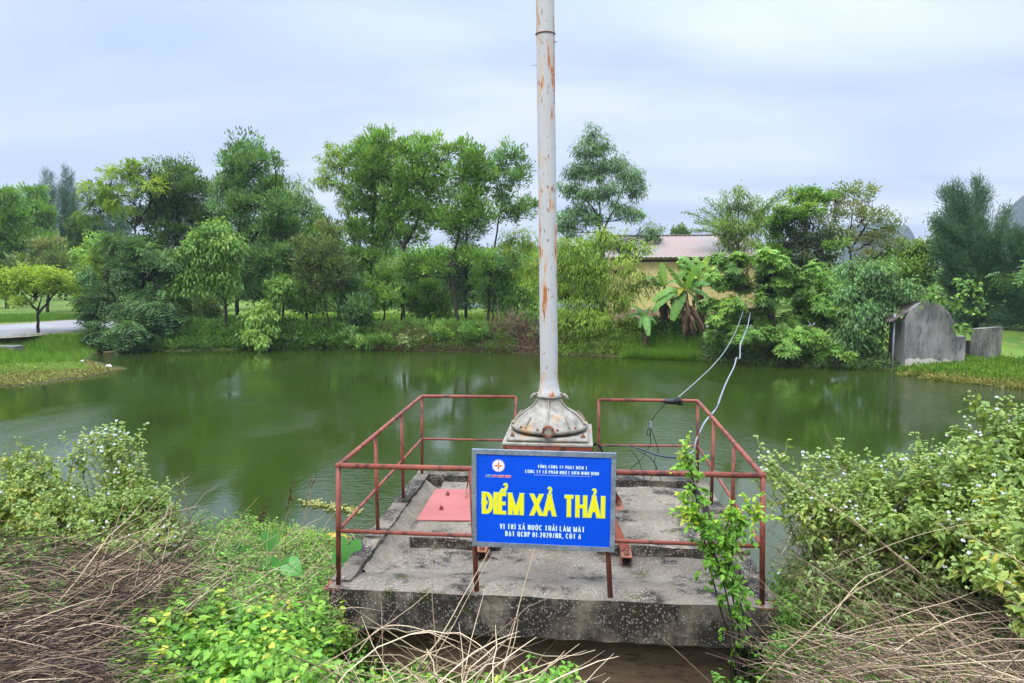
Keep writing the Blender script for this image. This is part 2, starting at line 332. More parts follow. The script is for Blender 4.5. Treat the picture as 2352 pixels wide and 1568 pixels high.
def flat(name, c, rough=.5, spec=.4, metal=0):
    M, t, b = mat(name, rough, spec, metal); b.inputs['Base Color'].default_value = tuple(c)+(1,); return M
M_blue = m_simple('printed_blue_panel', (.002, .085, .72), (.002, .075, .64), 2, .42); M_blue.node_tree.nodes['Bump'].inputs['Strength'].default_value = .15
M_yel = flat('print_yellow', (.88, .80, .01)); M_lgrn = flat('print_pale_green', (.45, .72, .42)); M_pale = flat('print_pale_blue', (.62, .80, .85)); M_white = flat('print_white', (.85, .86, .9)); M_pred = flat('print_red', (.72, .02, .03)); M_navy = flat('print_navy', (.01, .02, .25))
M_black = flat('black_rubber', (.012, .012, .014), .45); M_grey = flat('grey_conduit', (.26, .285, .31), .4); M_wire = flat('twisted_pale_wire', (.30, .32, .31), .5, .4, .3)
M_teal = flat('dark_teal_conduit', (.03, .055, .075), .35)
def m_water():
    M, t, b = mat('pond_water', .04, .5); b.inputs['IOR'].default_value = 1.6
    n0 = noise(t, .12, 3, .5); t.links.new(mixc(t, n0, (.018, .033, .004), (.034, .054, .007)), b.inputs['Base Color'])
    a = noise(t, 5.0, 4, .6, (1, 1.5, 1)); c = noise(t, 17, 2, .5, (1, 1.6, 1), (4, 3, 0)); k = ramp(t, noise(t, .16, 3, .55, (1.6, .8, 1), (1, 7, 0)), [(.45, .05), (.56, .35), (.66, 1.)])
    ad = nd(t, 'ShaderNodeMath', operation='MULTIPLY_ADD'); ad.inputs[1].default_value = .35; t.links.new(c, ad.inputs[0]); t.links.new(a, ad.inputs[2])
    mu = nd(t, 'ShaderNodeMath', operation='MULTIPLY'); t.links.new(ad.outputs[0], mu.inputs[0]); t.links.new(k, mu.inputs[1])
    bump(t, b, mu.outputs[0], .028, 1); return M
M_water = m_water()
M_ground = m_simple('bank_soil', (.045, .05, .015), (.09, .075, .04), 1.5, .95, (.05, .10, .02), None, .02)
M_far = m_simple('meadow', (.07, .14, .02), (.15, .24, .03), .35, .95, (.20, .20, .06), None, .03)
M_road = m_simple('concrete_road', (.24, .24, .25), (.31, .30, .30), .6, .85, (.30, .29, .28))
M_roadedge = m_simple('gravel_verge', (.20, .17, .13), (.30, .26, .20), 4, .95, (.1, .1, .06))
# ------------------------------------------------------------------ setting: ground, water, roads, hills
def axis(lo, hi, st, far, k=1.35):
    a = list(np.arange(lo, hi+.01, st)); s = st; x = hi
    while x < far: s *= k; x += s; a.append(x)
    s = st; x = lo; b = []
    while x > -far: s *= k; x -= s; b.append(x)
    return np.array(b[::-1]+a)
def grid(g, xs, ys, fz, mif=None):
    X, Y = np.meshgrid(xs, ys); Z = fz(X, Y); nx, ny = len(xs), len(ys); idx = np.arange(nx*ny).reshape(ny, nx)
    Qd = np.stack([idx[:-1, :-1], idx[:-1, 1:], idx[1:, 1:], idx[1:, :-1]], -1).reshape(-1, 4)
    g.add(np.stack([X, Y, Z], -1), None, Qd)
    if mif is not None:
        c = (X[:-1, :-1]+X[1:, 1:])/2, (Y[:-1, :-1]+Y[1:, 1:])/2; g.m4[-1] = mif(*c).astype(int).ravel()
xs = np.unique(np.concatenate([axis(-34, 30, .5, 1800), np.arange(-6, 9, .16)])); ys = np.unique(np.concatenate([axis(-8, 44, .5, 1800), np.arange(-3, 4, .16)]))
g = Geo(); grid(g, xs, ys, H, lambda x, y: np.where((y < 6) | (np.abs(sdist(x, y)) < 1.0), 0, 1)); tag(g.build('ground', [M_ground, M_far], smooth=True), kind='structure')  # darker soil strip along the far shoreline also paints in the bank's shade
g = Geo(); g.add([(-60, 0, WATER), (60, 0, WATER), (60, 48, WATER), (-60, 48, WATER)], None, [(0, 1, 2, 3)]); tag(g.build('pond_water', M_water), kind='structure')
def strip(name, near, far, z, m_, n=40):
    near = np.array(near); far = np.array(far)
    def rs(p):
        t = np.linspace(0, len(p)-1, n); i = np.minimum(t.astype(int), len(p)-2); f = (t-i)[:, None]; return p[i]*(1-f)+p[i+1]*f
    a, b = rs(near), rs(far); g = Geo(); V = np.concatenate([np.c_[a, np.zeros(n)], np.c_[b, np.zeros(n)]]); V[:, 2] = H(V[:, 0], V[:, 1])*0+z
    g.add(V, None, [(i, i+1, n+i+1, n+i) for i in range(n-1)]); return tag(g.build(name, m_), kind='structure')
zr = -.222
def gp(l): return [Gz(a, b, zr)[:2] for a, b in l]
nearE = gp([(-500, 800), (-60, 776), (60, 770), (190, 756), (300, 752), (500, 750), (700, 750), (900, 750), (1150, 748), (1400, 748), (1900, 748)])
farE = gp([(-500, 764), (-60, 752), (60, 744), (190, 733), (300, 736), (500, 740), (700, 742), (900, 741), (1150, 739), (1400, 738), (1900, 738)])
strip('road', nearE, farE, zr, M_road)
strip('road_verge', gp([(-500, 803), (60, 773), (190, 760), (300, 755), (700, 753), (1900, 750)]), gp([(-500, 760), (60, 741), (190, 730), (300, 733), (700, 739), (1900, 736)]), zr-.008, M_roadedge)
strip('canal_water', [(-14, 42), (8, 41)], [(-14, 47), (8, 46)], -.215, flat('pale_canal_water', (.25, .33, .30), .15))
def hill(name, cx, cy, rx, ry, h, seed):
    n = 60; t = np.linspace(-1.25, 1.25, n); X, Y = np.meshgrid(t, t); r = np.hypot(X, Y)
    z = h*np.clip(1-r**2.6, 0, 1)**.55*(1+.16*fnoise(X*2, Y*2, 3, seed))+h*.045*fnoise(X, Y, 16, seed+1)*(r < 1.1)
    z = np.where(r > 1.05, -2, z); g = Geo(); idx = np.arange(n*n).reshape(n, n)
    g.add(np.stack([cx+X*rx, cy+Y*ry, z], -1), None, np.stack([idx[:-1, :-1], idx[:-1, 1:], idx[1:, 1:], idx[1:, :-1]], -1).reshape(-1, 4))
    return tag(g.build(name, m_simple(name+'_rock_forest', (.022, .045, .03), (.05, .07, .055), .05, .95, (.10, .10, .10), None, .5), smooth=True), kind='structure')
h1 = A(2585, 560, 520); hill('hill', h1[0], 520, 88, 60, h1[2]+54, 1)
h2 = A(2020, 560, 620); hill('hill.001', h2[0], 620, 32, 34, h2[2]+17, 2)
# ------------------------------------------------------------------ platform
Z0 = np.zeros(3)
def part(g, name, m_, parent, smooth=False, **kw): return tag(g.build(name, m_, parent, smooth), **kw)
CL, CR, CB = -.09, 3.52, 3.13      # outer left, right and back edges of the slab
XL, XR, YB = 0.0, 3.44, 3.03
plat = empty('concrete_platform', (1.7, .1, -1.1), label='stained concrete platform with raised kerbs standing over the pond edge', cat='platform')
def rough(V, a=.006, s=9, seed=2):
    V = np.asarray(V, float); r = np.random.default_rng(seed); o = np.zeros_like(V)
    for k in range(8):
        w = r.normal(0, 1, 3)*s*r.uniform(.5, 2); o += np.outer(np.sin(V@w+r.uniform(0, 6)), r.normal(0, 1, 3))
    return V+o*a*.5
def slabgrid(name, x0, x1, y0, y1, zf, thick, m_, st=.05, hole=None, amp=.004, seed=1, parent=plat):
    xs_ = np.linspace(x0, x1, max(2, int((x1-x0)/st)+1)); ys_ = np.linspace(y0, y1, max(2, int((y1-y0)/st)+1)); zs_ = None
    g = Geo(); X, Y = np.meshgrid(xs_, ys_); Z = zf(X, Y); nx, ny = len(xs_), len(ys_); idx = np.arange(nx*ny).reshape(ny, nx)
    V = np.stack([X, Y, Z], -1).reshape(-1, 3)
    Qd = np.stack([idx[:-1, :-1], idx[:-1, 1:], idx[1:, 1:], idx[1:, :-1]], -1)
    if hole:
        cx = (X[:-1, :-1]+X[1:, 1:])/2; cy = (Y[:-1, :-1]+Y[1:, 1:])/2
        Qd = Qd[~((cx > hole[0]) & (cx < hole[1]) & (cy > hole[2]) & (cy < hole[3]))]
    V2 = rough(V, amp, 9, seed); per = list(idx[0])+list(idx[1:, -1])+list(idx[-1, ::-1][1:])+list(idx[::-1, 0][1:-1]); n = len(per)
    k = max(2, int(thick/st)+1); ring = [V2[per]]
    for j in range(1, k+1):
        r = V[per].copy(); cxy = r[:, :2]-[(x0+x1)/2, (y0+y1)/2]; r[:, 2] = r[:, 2]*(1-j/k)+(zf((x0+x1)/2, (y0+y1)/2)-thick)*(j/k); ring.append(rough(r, amp*1.0, 11, seed+3))
    g.add(V2, None, Qd.reshape(-1, 4)); b = len(V2); g.add(np.concatenate(ring[1:]), None, None)
    qs = []
    for j in range(k):
        for i in range(n):
            a, c = i, (i+1) % n
            top = (per[a], per[c]) if j == 0 else (b+(j-1)*n+a, b+(j-1)*n+c); bo = (b+j*n+a, b+j*n+c)
            qs.append((bo[0], bo[1], top[1], top[0]))
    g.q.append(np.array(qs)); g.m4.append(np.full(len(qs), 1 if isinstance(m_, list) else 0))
    return part(g, name, m_, parent, smooth=False)
def zfloor(x, y): return -.005-.145*sm(.10, .75, np.asarray(y, float))+0*x
slabgrid('floor_slab', CL+.02, CR-.015, -.07, CB-.02, zfloor, .20, [M_floor, M_edge], .045, hole=(1.22, 2.18, 1.25, 2.5), amp=.005)
def kerb(name, x0, x1, y0, y1, z=.03, seed=1): return slabgrid(name, x0, x1, y0, y1, lambda x, y: z+.0*x, .36, [M_kerb, M_edge], .04, amp=.004, seed=seed)
kerb('kerb', CL, .075, .05, CB, .012, 4); kerb('kerb', 3.365, CR, .05, CB, .0, 5); kerb('kerb', .076, 3.364, CB-.16, CB, .012, 6)
for i, (x, y) in enumerate(((.0, 2.02), (.0, 1.03), (3.44, 2.02), (3.44, 1.0))):
    slabgrid('post_footing', x-.085, x+.085, y-.10, y+.10, lambda xx, yy: .04+0*xx, .06, M_edge, .04, amp=.006, seed=20+i)
# mortar fillet down the left side
g = Geo(); n = 26; V = []
for i in range(n):
    y = .35+i*(2.5/(n-1)); w = .15+.04*math.sin(i*1.3)+.025*math.sin(i*3.1); V += [(.070, y, -.02), (.070+w*.4, y, -.085), (.070+w, y, float(zfloor(0, y))-.002)]
V = rough(np.array(V), .008, 12, 8); g.add(V, None, [(3*i+j, 3*i+j+1, 3*i+j+4, 3*i+j+3) for i in range(n-1) for j in range(2)])
M_mortar = m_simple('mortar', (.20, .165, .12), (.30, .25, .19), 9, .95, (.10, .085, .06), None, .008)
part(g, 'mortar_fillet', M_mortar, plat, True)
g = Geo(); box(g, (1.72, .95, -1.10), (3.0, 1.5, 1.46)); box(g, (1.72, 2.7, -1.5), (2.6, .5, 2.2)); part(g, 'support_wall', M_wall, plat)
g = Geo(); box(g, (1.72, .175, -1.02), (3.06, .05, .05)); part(g, 'wall_ledge', M_wall, plat)
# loose cover slabs
for nm, x0, x1, lab, sd_ in (('cover_slab', .30, 1.20, 'concrete cover slab left of the blue sign, under the red steel plate', 11), ('cover_slab', 2.16, 3.26, 'bare concrete cover slab right of the blue sign, speckled with white pebbles', 12)):
    r = empty(nm, ((x0+x1)/2, 1.9, -.16), label=lab, cat='slab', group='concrete cover slabs on the platform')
    slabgrid('slab', x0, x1, 1.12, 2.88, lambda x, y: -.045+0*x, .115, [M_floor, M_edge], .045, amp=.006, seed=sd_, parent=r)
# red steel plate with lifting bolts
p1, p2, p3, p4 = Go(1088, 1221, -.03), Go(1215, 1222, -.03), Go(1230, 1300, -.03), Go(1040, 1298, -.03)
r = empty('steel_plate', tuple((p1+p3)/2), label='faded red steel plate lying on the left cover slab', cat='plate')
g = Geo(); V = np.array([p1, p2, p3, p4]); V2 = V.copy(); V[:, 2] = -.026; V2[:, 2] = -.038; g.add(np.concatenate([V, V2]), None, [(0, 3, 2, 1), (0, 1, 5, 4), (1, 2, 6, 5), (2, 3, 7, 6), (3, 0, 4, 7)]); part(g, 'plate', M_plate, r)
for bx, by in ((1118, 1236), (1102, 1272), (1190, 1240), (1186, 1278)):
    c = Go(bx, by, -.026); g = Geo(); hexbolt(g, c, .022, .026); part(g, 'bolt', M_red, r)
# ------------------------------------------------------------------ guard railing
rail = empty('guard_railing', (1.72, 0, 0), label='rusty red pipe railing welded round the edge of the concrete platform', cat='railing')
def at3(o, Y): return Ao(o[0], o[1], Y)
FLt, FLm, FLb = [at3(o, 0.) for o in ((845.1, 1162), (845, 1324.8), (845, 1460.5))]
FRt, FRm, FRb = [at3(o, 0.) for o in ((1904.9, 1187.5), (1903.6, 1363.5), (1902.8, 1507))]
BLt, BLm, BLb = [at3(o, YB) for o in ((1053.4, 988.7), (1053.5, 1095.4), (1053.9, 1186.4))]
BRt, BRm, BRb = [at3(o, YB) for o in ((1742.3, 1000.4), (1742.3, 1113.5), (1741.5, 1206))]
GLt, GLm = at3((1287.7, 990.8), YB), at3((1287.7, 1100), YB)
GRt, GRm = at3((1495, 997.8), YB), at3((1495, 1111.4), YB)
def sidepost(t, b, X0, side):
    # where the pixel column meets the side plane x = X0
    d = ray(t[0]*K, t[1]*K); s_ = (X0-CAM[0])/d[0]; T = CAM+d*s_; d2 = ray(b[0]*K, b[1]*K); s2 = (T[1]-CAM[1])/d2[1]; B = CAM+d2*s2; B[0] = T[0]; B[2] = min(max(B[2], -.02), .1); return T, B
def lerp(a, b, y): f = (y-a[1])/(b[1]-a[1]); return a+(b-a)*f
S = []
for t, b in (((1002.4, 1034.4), (1000.3, 1248)), ((937.4, 1091.8), (932, 1335))): S.append((sidepost(t, b, (FLt[0]+BLt[0])/2, 0), FLt, BLt))
for t, b in (((1782.3, 1051.4), (1781.2, 1258.7)), ((1833.3, 1115.2), (1832, 1350))): S.append((sidepost(t, b, (FRt[0]+BRt[0])/2, 1), FRt, BRt))
def bend(pts, r=.06, n=6):
    out = [np.array(pts[0], float)]
    for i in range(1, len(pts)-1):
        a, b, c = map(np.array, (pts[i-1], pts[i], pts[i+1])); u = unit(a-b)*r; w = unit(c-b)*r
        for t in np.linspace(0, 1, n): out.append((b+u)*(1-t)**2+2*b*t*(1-t)+(b+w)*t*t)
    out.append(np.array(pts[-1], float)); return np.array(out)
def pipe(name, pts, r, parent, m_=M_red, rr=.06, sides=12, **kw):
    g = Geo(); P = bend(pts, rr) if len(pts) > 2 and rr else np.array(pts, float); tubes(g, P, r, sides, cap=True); return part(g, name, m_, parent, True, **kw)
def wob(P, a=.0015): return P
ex = np.array([.02, 0, 0])
pipe('top_rail', [FLt-ex, FRt+ex], .0225, rail)
pipe('top_rail', [FLt, BLt, GLt], .0205, rail, rr=.05); pipe('top_rail', [FRt, BRt, GRt], .0205, rail, rr=.05)
pipe('mid_rail', [FLm, FRm], .0165, rail)
pipe('mid_rail', [FLm, BLm, GLm], .0145, rail, rr=.03); pipe('mid_rail', [FRm, BRm, GRm], .0145, rail, rr=.03)
def post(t, b, r=.0215): return pipe('post', [t, np.array([t[0]*.0+b[0], b[1], b[2]])], r, rail, rr=0)
F2t = lerp2 = FLt+(FRt-FLt)*((1190.7-845)/(1904.9-845)); F3t = FLt+(FRt-FLt)*((1524-845)/(1904.9-845)); F2b, F3b = at3((1190.7, 1478), 0.), at3((1524, 1493), 0.)
posts = [(FLt, FLb), (FRt, FRb), (F2t, F2b), (F3t, F3b), (BLt, BLb), (BRt, BRb), (GLt, at3((1287.7, 1190), YB)), (GRt, at3((1495, 1199), YB))]+[s[0] for s in S]
for t, b in posts: post(t, b, .0215 if t[1] < 1 else .0185)
def bplate(c, s=.15, h=.012, bolts=True, rot=0):
    g = Geo(); box(g, (c[0], c[1], c[2]+h/2), (s, s, h), rotm('Z', rot)); o = part(g, 'base_plate', M_rust, rail)
    if bolts:
        for sx in (-1, 1): g = Geo(); hexbolt(g, (c[0]+sx*s*.36, c[1]-s*.3, c[2]+h), .009, .008); part(g, 'bolt', M_rust, o)
bplate(FLb-np.array([.03, 0, .012])); bplate(FRb+np.array([.04, 0, -.012])); bplate(F3b+np.array([0, 0, -.012]), .12); bplate(BLb+np.array([.02, 0, -.01]), .13, bolts=False); bplate(BRb, .13, bolts=False)
g = Geo(); lathe(g, [(.001, .0), (.06, .0), (.062, .014), (.03, .022), (.001, .022)], F2b-np.array([0, 0, .012]), 14); part(g, 'base_plate', M_rust, rail)
# ------------------------------------------------------------------ gate hoist with its tall spindle tube
YH = 1.62
hc = Ao(1371.5, 985, YH); hx, hz = hc[0], hc[2]
hoist = empty('sluice_gate_hoist', (hx, YH, -.1), label='sluice gate hoist with tall rusty white tube rising from a bolted iron dome', cat='gate hoist')
tops = [Ao(x, y, YH) for x, y in ((1371.5, 960), (1369.5, 800), (1367.2, 500), (1363.5, 250), (1361.3, 0), (1359, -250), (1357, -500))]
P = np.array([(hx, YH, hz+.0)]+tops); g = Geo()
tt = np.linspace(0, 1, 60); PP = P[0]+(P[-1]-P[0])*tt[:, None]
PP[:, 0] = np.interp(PP[:, 2], P[:, 2], P[:, 0]); tubes(g, PP, np.interp(PP[:, 2], [hz, hz+.6, hz+7], [.091, .0905, .086]), 28, cap=True)
tube_o = part(g, 'spindle_tube', M_pole, hoist, True)
rg = Ao(1361.8, 85, YH); g = Geo(); an = np.linspace(0, 2*math.pi, 29); tubes(g, np.stack([rg[0]+.093*np.cos(an), YH+.093*np.sin(an), rg[2]+.004*np.sin(an)], 1), .0055, 6); part(g, 'wire_band', M_rust, hoist, True)
g = Geo(); box(g, (rg[0]+.098, YH-.03, rg[2]-.085), (.028, .008, .008)); part(g, 'weld_stub', M_rust, hoist)
g = Geo(); tubes(g, [(rg[0]-.085, YH-.02, Ao(0, 207, YH)[2]), (rg[0]-.10, YH-.02, Ao(0, 207, YH)[2]-.015), (rg[0]-.125, YH-.02, Ao(0, 210, YH)[2]), (rg[0]-.13, YH-.02, Ao(0, 205, YH)[2])], .002, 4); part(g, 'loose_wire', M_rust, hoist)
g = Geo(); lathe(g, [(.092, .16), (.097, .10), (.108, .04), (.122, .012), (.122, .0)], (hx, YH, hz), 28); part(g, 'tube_collar', M_pole, hoist, True)
zf = Ao(1371, 1047, YH-.38)[2]     # top of big flange, front edge
zt = hz
prof = [(.0, zt), (.128, zt), (.130, zt-.018), (.118, zt-.022), (.125, zt-.06), (.150, zt-.10), (.195, zt-.138), (.245, zt-.165), (.30, zt-.20), (.345, zt-.245), (.372, zt-.29)]
dz = zt-.29; fl = dz-.035
prof += [(.392, dz), (.392, fl), (.335, fl-.004), (.325, fl-.02), (.30, fl-.035), (.29, fl-.065)]
g = Geo(); lathe(g, prof, (hx, YH, 0), 56); dome = part(g, 'gearbox_dome', M_cast, hoist, True); dome.data.polygons.foreach_set('use_smooth', [True]*len(dome.data.polygons))
zb = fl-.010
for k in range(10):
    a = R_(-90+36*k); g = Geo()
    rr = [(.120, zt-.03), (.150, zt-.075), (.20, zt-.118), (.25, zt-.145), (.30, zt-.180), (.345, zt-.225), (.375, zt-.272)]
    if k % 2 == 0: P = np.array([(hx+r_*math.cos(a), YH+r_*math.sin(a), z_-.006) for r_, z_ in rr]); tubes(g, P, .009, 5)
    else: P = np.array([(hx+r_*math.cos(a), YH+r_*math.sin(a), z_-.004) for r_, z_ in rr[4:]]); tubes(g, P, .011, 5)
    part(g, 'rib', M_cast, dome, True)
for k in range(12):
    a = R_(-75+30*k); g = Geo(); hexbolt(g, (hx+.378*math.cos(a), YH+.378*math.sin(a), dz), .015, .013); part(g, 'bolt', M_rust, dome)
for s_ in (-1, 1):   # lifting lugs
    g = Geo(); P = np.array([(hx+s_*.12, YH, zt-.005), (hx+s_*.15, YH, zt+.002), (hx+s_*.175, YH, zt-.02), (hx+s_*.19, YH, zt-.05)]); tubes(g, P, [.016, .019, .019, .013], 8, cap=True); part(g, 'lifting_lug', M_cast, dome, True)
    g = Geo(); lathe(g, [(.0, -.012), (.014, -.008), (.016, 0), (.012, .01), (0, .014)], (hx+s_*.118, YH-.03, zt+.018), 10); part(g, 'lug_cap', M_cast, dome, True)
# small side flange
fc = Ao(1369, 1077, YH-.42); g = Geo(); lathe(g, [(.001, 0), (.038, 0), (.040, .004), (.058, .006), (.058, .028), (.03, .03), (.03, .09)], (fc[0], fc[1]-.02, fc[2]), 22, (0, 1, 0)); sf = part(g, 'inspection_flange', M_cast, dome, False)
g = Geo(); lathe(g, [(.040, -.003), (.060, -.003), (.062, .012), (.060, .026)], (fc[0], fc[1]-.02, fc[2]), 22, (0, 1, 0)); part(g, 'flange_rim', M_rust, dome)
for k in range(4):
    a = R_(45+90*k); g = Geo(); hexbolt(g, (fc[0]+.046*math.cos(a), fc[1]-.022, fc[2]+.046*math.sin(a)), .011, .010, (0, -1, 0)); part(g, 'bolt', M_rust, sf)
# neck supports, base casting, base plate and box beam
for k in range(4):
    a = R_(45+90*k+ (0)); g = Geo(); beam(g, (hx+.26*math.cos(a), YH+.26*math.sin(a), zb-.02), (hx+.31*math.cos(a), YH+.31*math.sin(a), fl), .03, .05); part(g, 'web', M_cast, dome)
bz = zb-.02
g = Geo(); box(g, (hx, YH, bz-.022), (.80, .80, .042), bev=.016); bc = part(g, 'base_casting', M_cast, hoist)
for sx in (-1, 1):
    for sy in (-1, 1): g = Geo(); hexbolt(g, (hx+sx*.345, YH+sy*.345, bz+.005), .022, .018); part(g, 'bolt', M_rust, bc)
g = Geo(); box(g, (hx, YH, bz-.057), (.88, .88, .024), bev=.004); part(g, 'top_plate', M_cast, hoist)
g = Geo(); box(g, (hx, YH, bz-.145), (.865, .865, .151)); part(g, 'box_beam', M_red, hoist)
# skids and raked legs
fl_z = -.145
def chan(p, q, w=.10, h=.09, name='skid'):
    g = Geo(); p, q = np.array(p), np.array(q); d = q-p
    box(g, (p+q)/2+(0, 0, h/2-.004), (w, abs(d[1]), .008)); box(g, (p+q)/2+(-w/2+.005, 0, -.004), (.008, abs(d[1]), h-.008)); box(g, (p+q)/2+(w/2-.005, 0, -.004), (.008, abs(d[1]), h-.008)); return part(g, name, M_rust, hoist)
xsk = [Go(1196, 1405, -.10)[0], Go(1566, 1408, -.10)[0]]
for i, x in enumerate(xsk):
    sk = chan((x, .86, fl_z+.046), (x, 2.60, fl_z+.052)); s_ = -1 if i == 0 else 1
    for y0, y1 in ((.98, 1.32), (2.30, 1.92)):
        g = Geo(); t = (hx+s_*.36, y1, bz-.24); b = (x-s_*.0, y0, fl_z+.10)
        beam(g, b, t, .012, .085, up=(s_, 0, .3)); beam(g, np.array(b)+(0, .036, 0), np.array(t)+(0, .036, 0), .07, .01, up=(0, 1, 0)); part(g, 'leg', M_red, hoist)
        g = Geo(); hexbolt(g, (x, y0-.07, fl_z+.095), .024, .03); part(g, 'bolt', M_rust, hoist)
g = Geo(); lathe(g, [(.055, -1.4), (.055, bz-.2)], (hx, YH-.35, 0), 16); part(g, 'stem_pipe', m_paint('white_stem', (.6, .58, .5), (.5, .47, .4), (.36, .18, .08), 10, .5), hoist, True)
g = Geo(); P = [Go(1164, 1246, -.03), Go(1166, 1225, 0)+(0, 0, .05), Ao(1170, 1200, 2.3), Ao(1172, 1178, 2.3)]; P = bend(P, .03, 4); tubes(g, P, .008, 6); tag(g.build('bent_rod', M_rust, None, True), 'thin bent rusty rod standing on the red plate behind the sign', 'rod')
# ------------------------------------------------------------------ sign
c4 = [Ao(x, y, -.055) for x, y in ((1180, 1120), (1537, 1131.5), (1536, 1377), (1178, 1362))]
sg = empty('sign_board', tuple((c4[2]+c4[3])/2), label='blue signboard with yellow lettering in a galvanised frame on the railing', cat='sign')
ux = unit((c4[1]-c4[0])+(c4[2]-c4[3])); uz = unit((c4[0]-c4[3])+(c4[1]-c4[2])); uz = unit(uz-ux*(uz@ux)); un = np.cross(ux, uz)  # un points away from camera? fixed below
if un[1] > 0: un = -un
SW = np.linalg.norm(c4[1]-c4[0])/2+np.linalg.norm(c4[2]-c4[3])/2; SH = np.linalg.norm(c4[0]-c4[3])/2+np.linalg.norm(c4[1]-c4[2])/2; sc0 = sum(c4)/4
Ms = np.stack([ux, uz, un], 1)
def sp(x, y, h=0): return sc0+ux*x+uz*y+un*h
def sbox(g, x, y, w, h, d0, d1): box(g, sp(x, y, (d0+d1)/2), (w, h, d1-d0), rot=Ms); return g
g = Geo(); nx_, ny_ = 40, 26; X, Y = np.meshgrid(np.linspace(-SW/2+.01, SW/2-.01, nx_), np.linspace(-SH/2+.01, SH/2-.01, ny_))
Zw = .0008*np.sin(X*9+Y*4)+.0007*np.sin(X*23-Y*11)
Vp = sc0+X[..., None]*ux+Y[..., None]*uz+(Zw+.004)[..., None]*un; idx = np.arange(nx_*ny_).reshape(ny_, nx_)
g.add(Vp, None, np.stack([idx[:-1, :-1], idx[:-1, 1:], idx[1:, 1:], idx[1:, :-1]], -1).reshape(-1, 4)); panel = part(g, 'panel', M_blue, sg, True)
g = Geo(); sbox(g, 0, 0, SW-.02, SH-.02, -.012, .0); part(g, 'backing_sheet', M_steel, sg)
fw = .037
for nm, x, y, w, h, d in (('frame_strip', 0, SH/2-fw/2, SW, fw, .012), ('frame_strip', 0, -SH/2+fw/2, SW, fw, .012), ('frame_strip', -SW/2+fw/2, -.004, fw, SH-fw*1.9, .014), ('frame_strip', SW/2-fw/2, -.004, fw, SH-fw*1.9, .014)):
    g = Geo(); sbox(g, x, y, w, h, -.014, d); fs_ = part(g, nm, M_steel, sg)
    for t in (np.linspace(-.46, .46, 5) if w > h else np.linspace(-.46, .46, 4)):
        q = sp(x+(t*w if w > h else 0), y+(t*h if h > w else 0), d); g = Geo(); lathe(g, [(.0001, .0035), (.004, .003), (.006, 0)], q, 8, un); part(g, 'rivet', M_wire, fs_)
# stroke lettering -----------------------------------------------------------
def arc(cx, cy, rx, ry, a0, a1, n=12): return [(cx+rx*math.cos(R_(a)), cy+ry*math.sin(R_(a))) for a in np.linspace(a0, a1, n)]
GL = {  # glyph: width, strokes in a box 0..w by 0..1
 'I': (.0, [[(0, 0), (0, 1)]]), 'D': (.55, [[(0, 0), (0, 1)], [(0, 1), (.2, 1)]+arc(.2, .5, .35, .5, 90, -90)+[(0, 0)]]),
 'E': (.45, [[(0, 0), (0, 1)], [(0, 1), (.45, 1)], [(0, .5), (.4, .5)], [(0, 0), (.45, 0)]]), 'F': (.45, [[(0, 0), (0, 1)], [(0, 1), (.45, 1)], [(0, .5), (.4, .5)]]),
 'M': (.86, [[(0, 0), (0, 1)], [(0, 1), (.43, .0)], [(.43, .0), (.86, 1)], [(.86, 1), (.86, 0)]]), 'X': (.62, [[(0, 1), (.62, 0)], [(0, 0), (.62, 1)]]),
 'A': (.66, [[(0, 0), (.33, 1)], [(.33, 1), (.66, 0)], [(.12, .32), (.54, .32)]]), 'T': (.6, [[(.3, 0), (.3, 1)], [(0, 1), (.6, 1)]]),
 'H': (.56, [[(0, 0), (0, 1)], [(.56, 0), (.56, 1)], [(0, .5), (.56, .5)]]), 'V': (.64, [[(0, 1), (.32, 0)], [(.32, 0), (.64, 1)]]),
 'R': (.55, [[(0, 0), (0, 1)], [(0, 1), (.26, 1)]+arc(.26, .75, .25, .25, 90, -90)+[(0, .5)], [(.22, .5), (.55, 0)]]), 'P': (.5, [[(0, 0), (0, 1)], [(0, 1), (.26, 1)]+arc(.26, .74, .25, .26, 90, -90)+[(0, .48)]]),
 'B': (.52, [[(0, 0), (0, 1)], [(0, 1), (.24, 1)]+arc(.24, .76, .22, .24, 90, -90)+[(0, .52)], [(.1, .52), (.27, .52)]+arc(.27, .26, .25, .26, 90, -90)+[(0, 0)]]),
 'N': (.6, [[(0, 0), (0, 1)], [(0, 1), (.6, 0)], [(.6, 0), (.6, 1)]]), 'O': (.66, [arc(.33, .5, .33, .5, 90, 450, 26)]), 'Q': (.66, [arc(.33, .5, .33, .5, 90, 450, 26), [(.38, .25), (.66, -.14)]]),
 'C': (.6, [arc(.33, .5, .33, .5, 42, 318, 20)]), 'G': (.64, [arc(.33, .5, .33, .5, 42, 335, 20), [(.63, .42), (.63, .05)], [(.42, .42), (.68, .42)]]),
 'U': (.58, [[(0, 1), (0, .32)]+arc(.29, .32, .29, .32, 180, 360)+[(.58, 1)]]), 'L': (.46, [[(0, 0), (0, 1)], [(0, 0), (.46, 0)]]), 'Y': (.62, [[(0, 1), (.31, .48)], [(.62, 1), (.31, .48)], [(.31, .48), (.31, 0)]]),
 '0': (.5, [arc(.25, .5, .25, .5, 90, 450, 24)]), '1': (.2, [[(.15, 0), (.15, 1)], [(.15, 1), (0, .84)]]), '2': (.48, [arc(.24, .74, .23, .26, 170, -30, 12)+[(0, 0), (.48, 0)]]),
 '3': (.46, [arc(.22, .76, .21, .24, 150, -85, 12), arc(.22, .26, .24, .27, 85, -150, 12)]), '/': (.35, [[(0, -.08), (.35, 1.05)]]), ',': (.08, [[(.05, .06), (0, -.16)]]), ':': (.04, [[(0, .02), (0, .12)], [(0, .5), (0, .6)]]), ' ': (.42, [])}
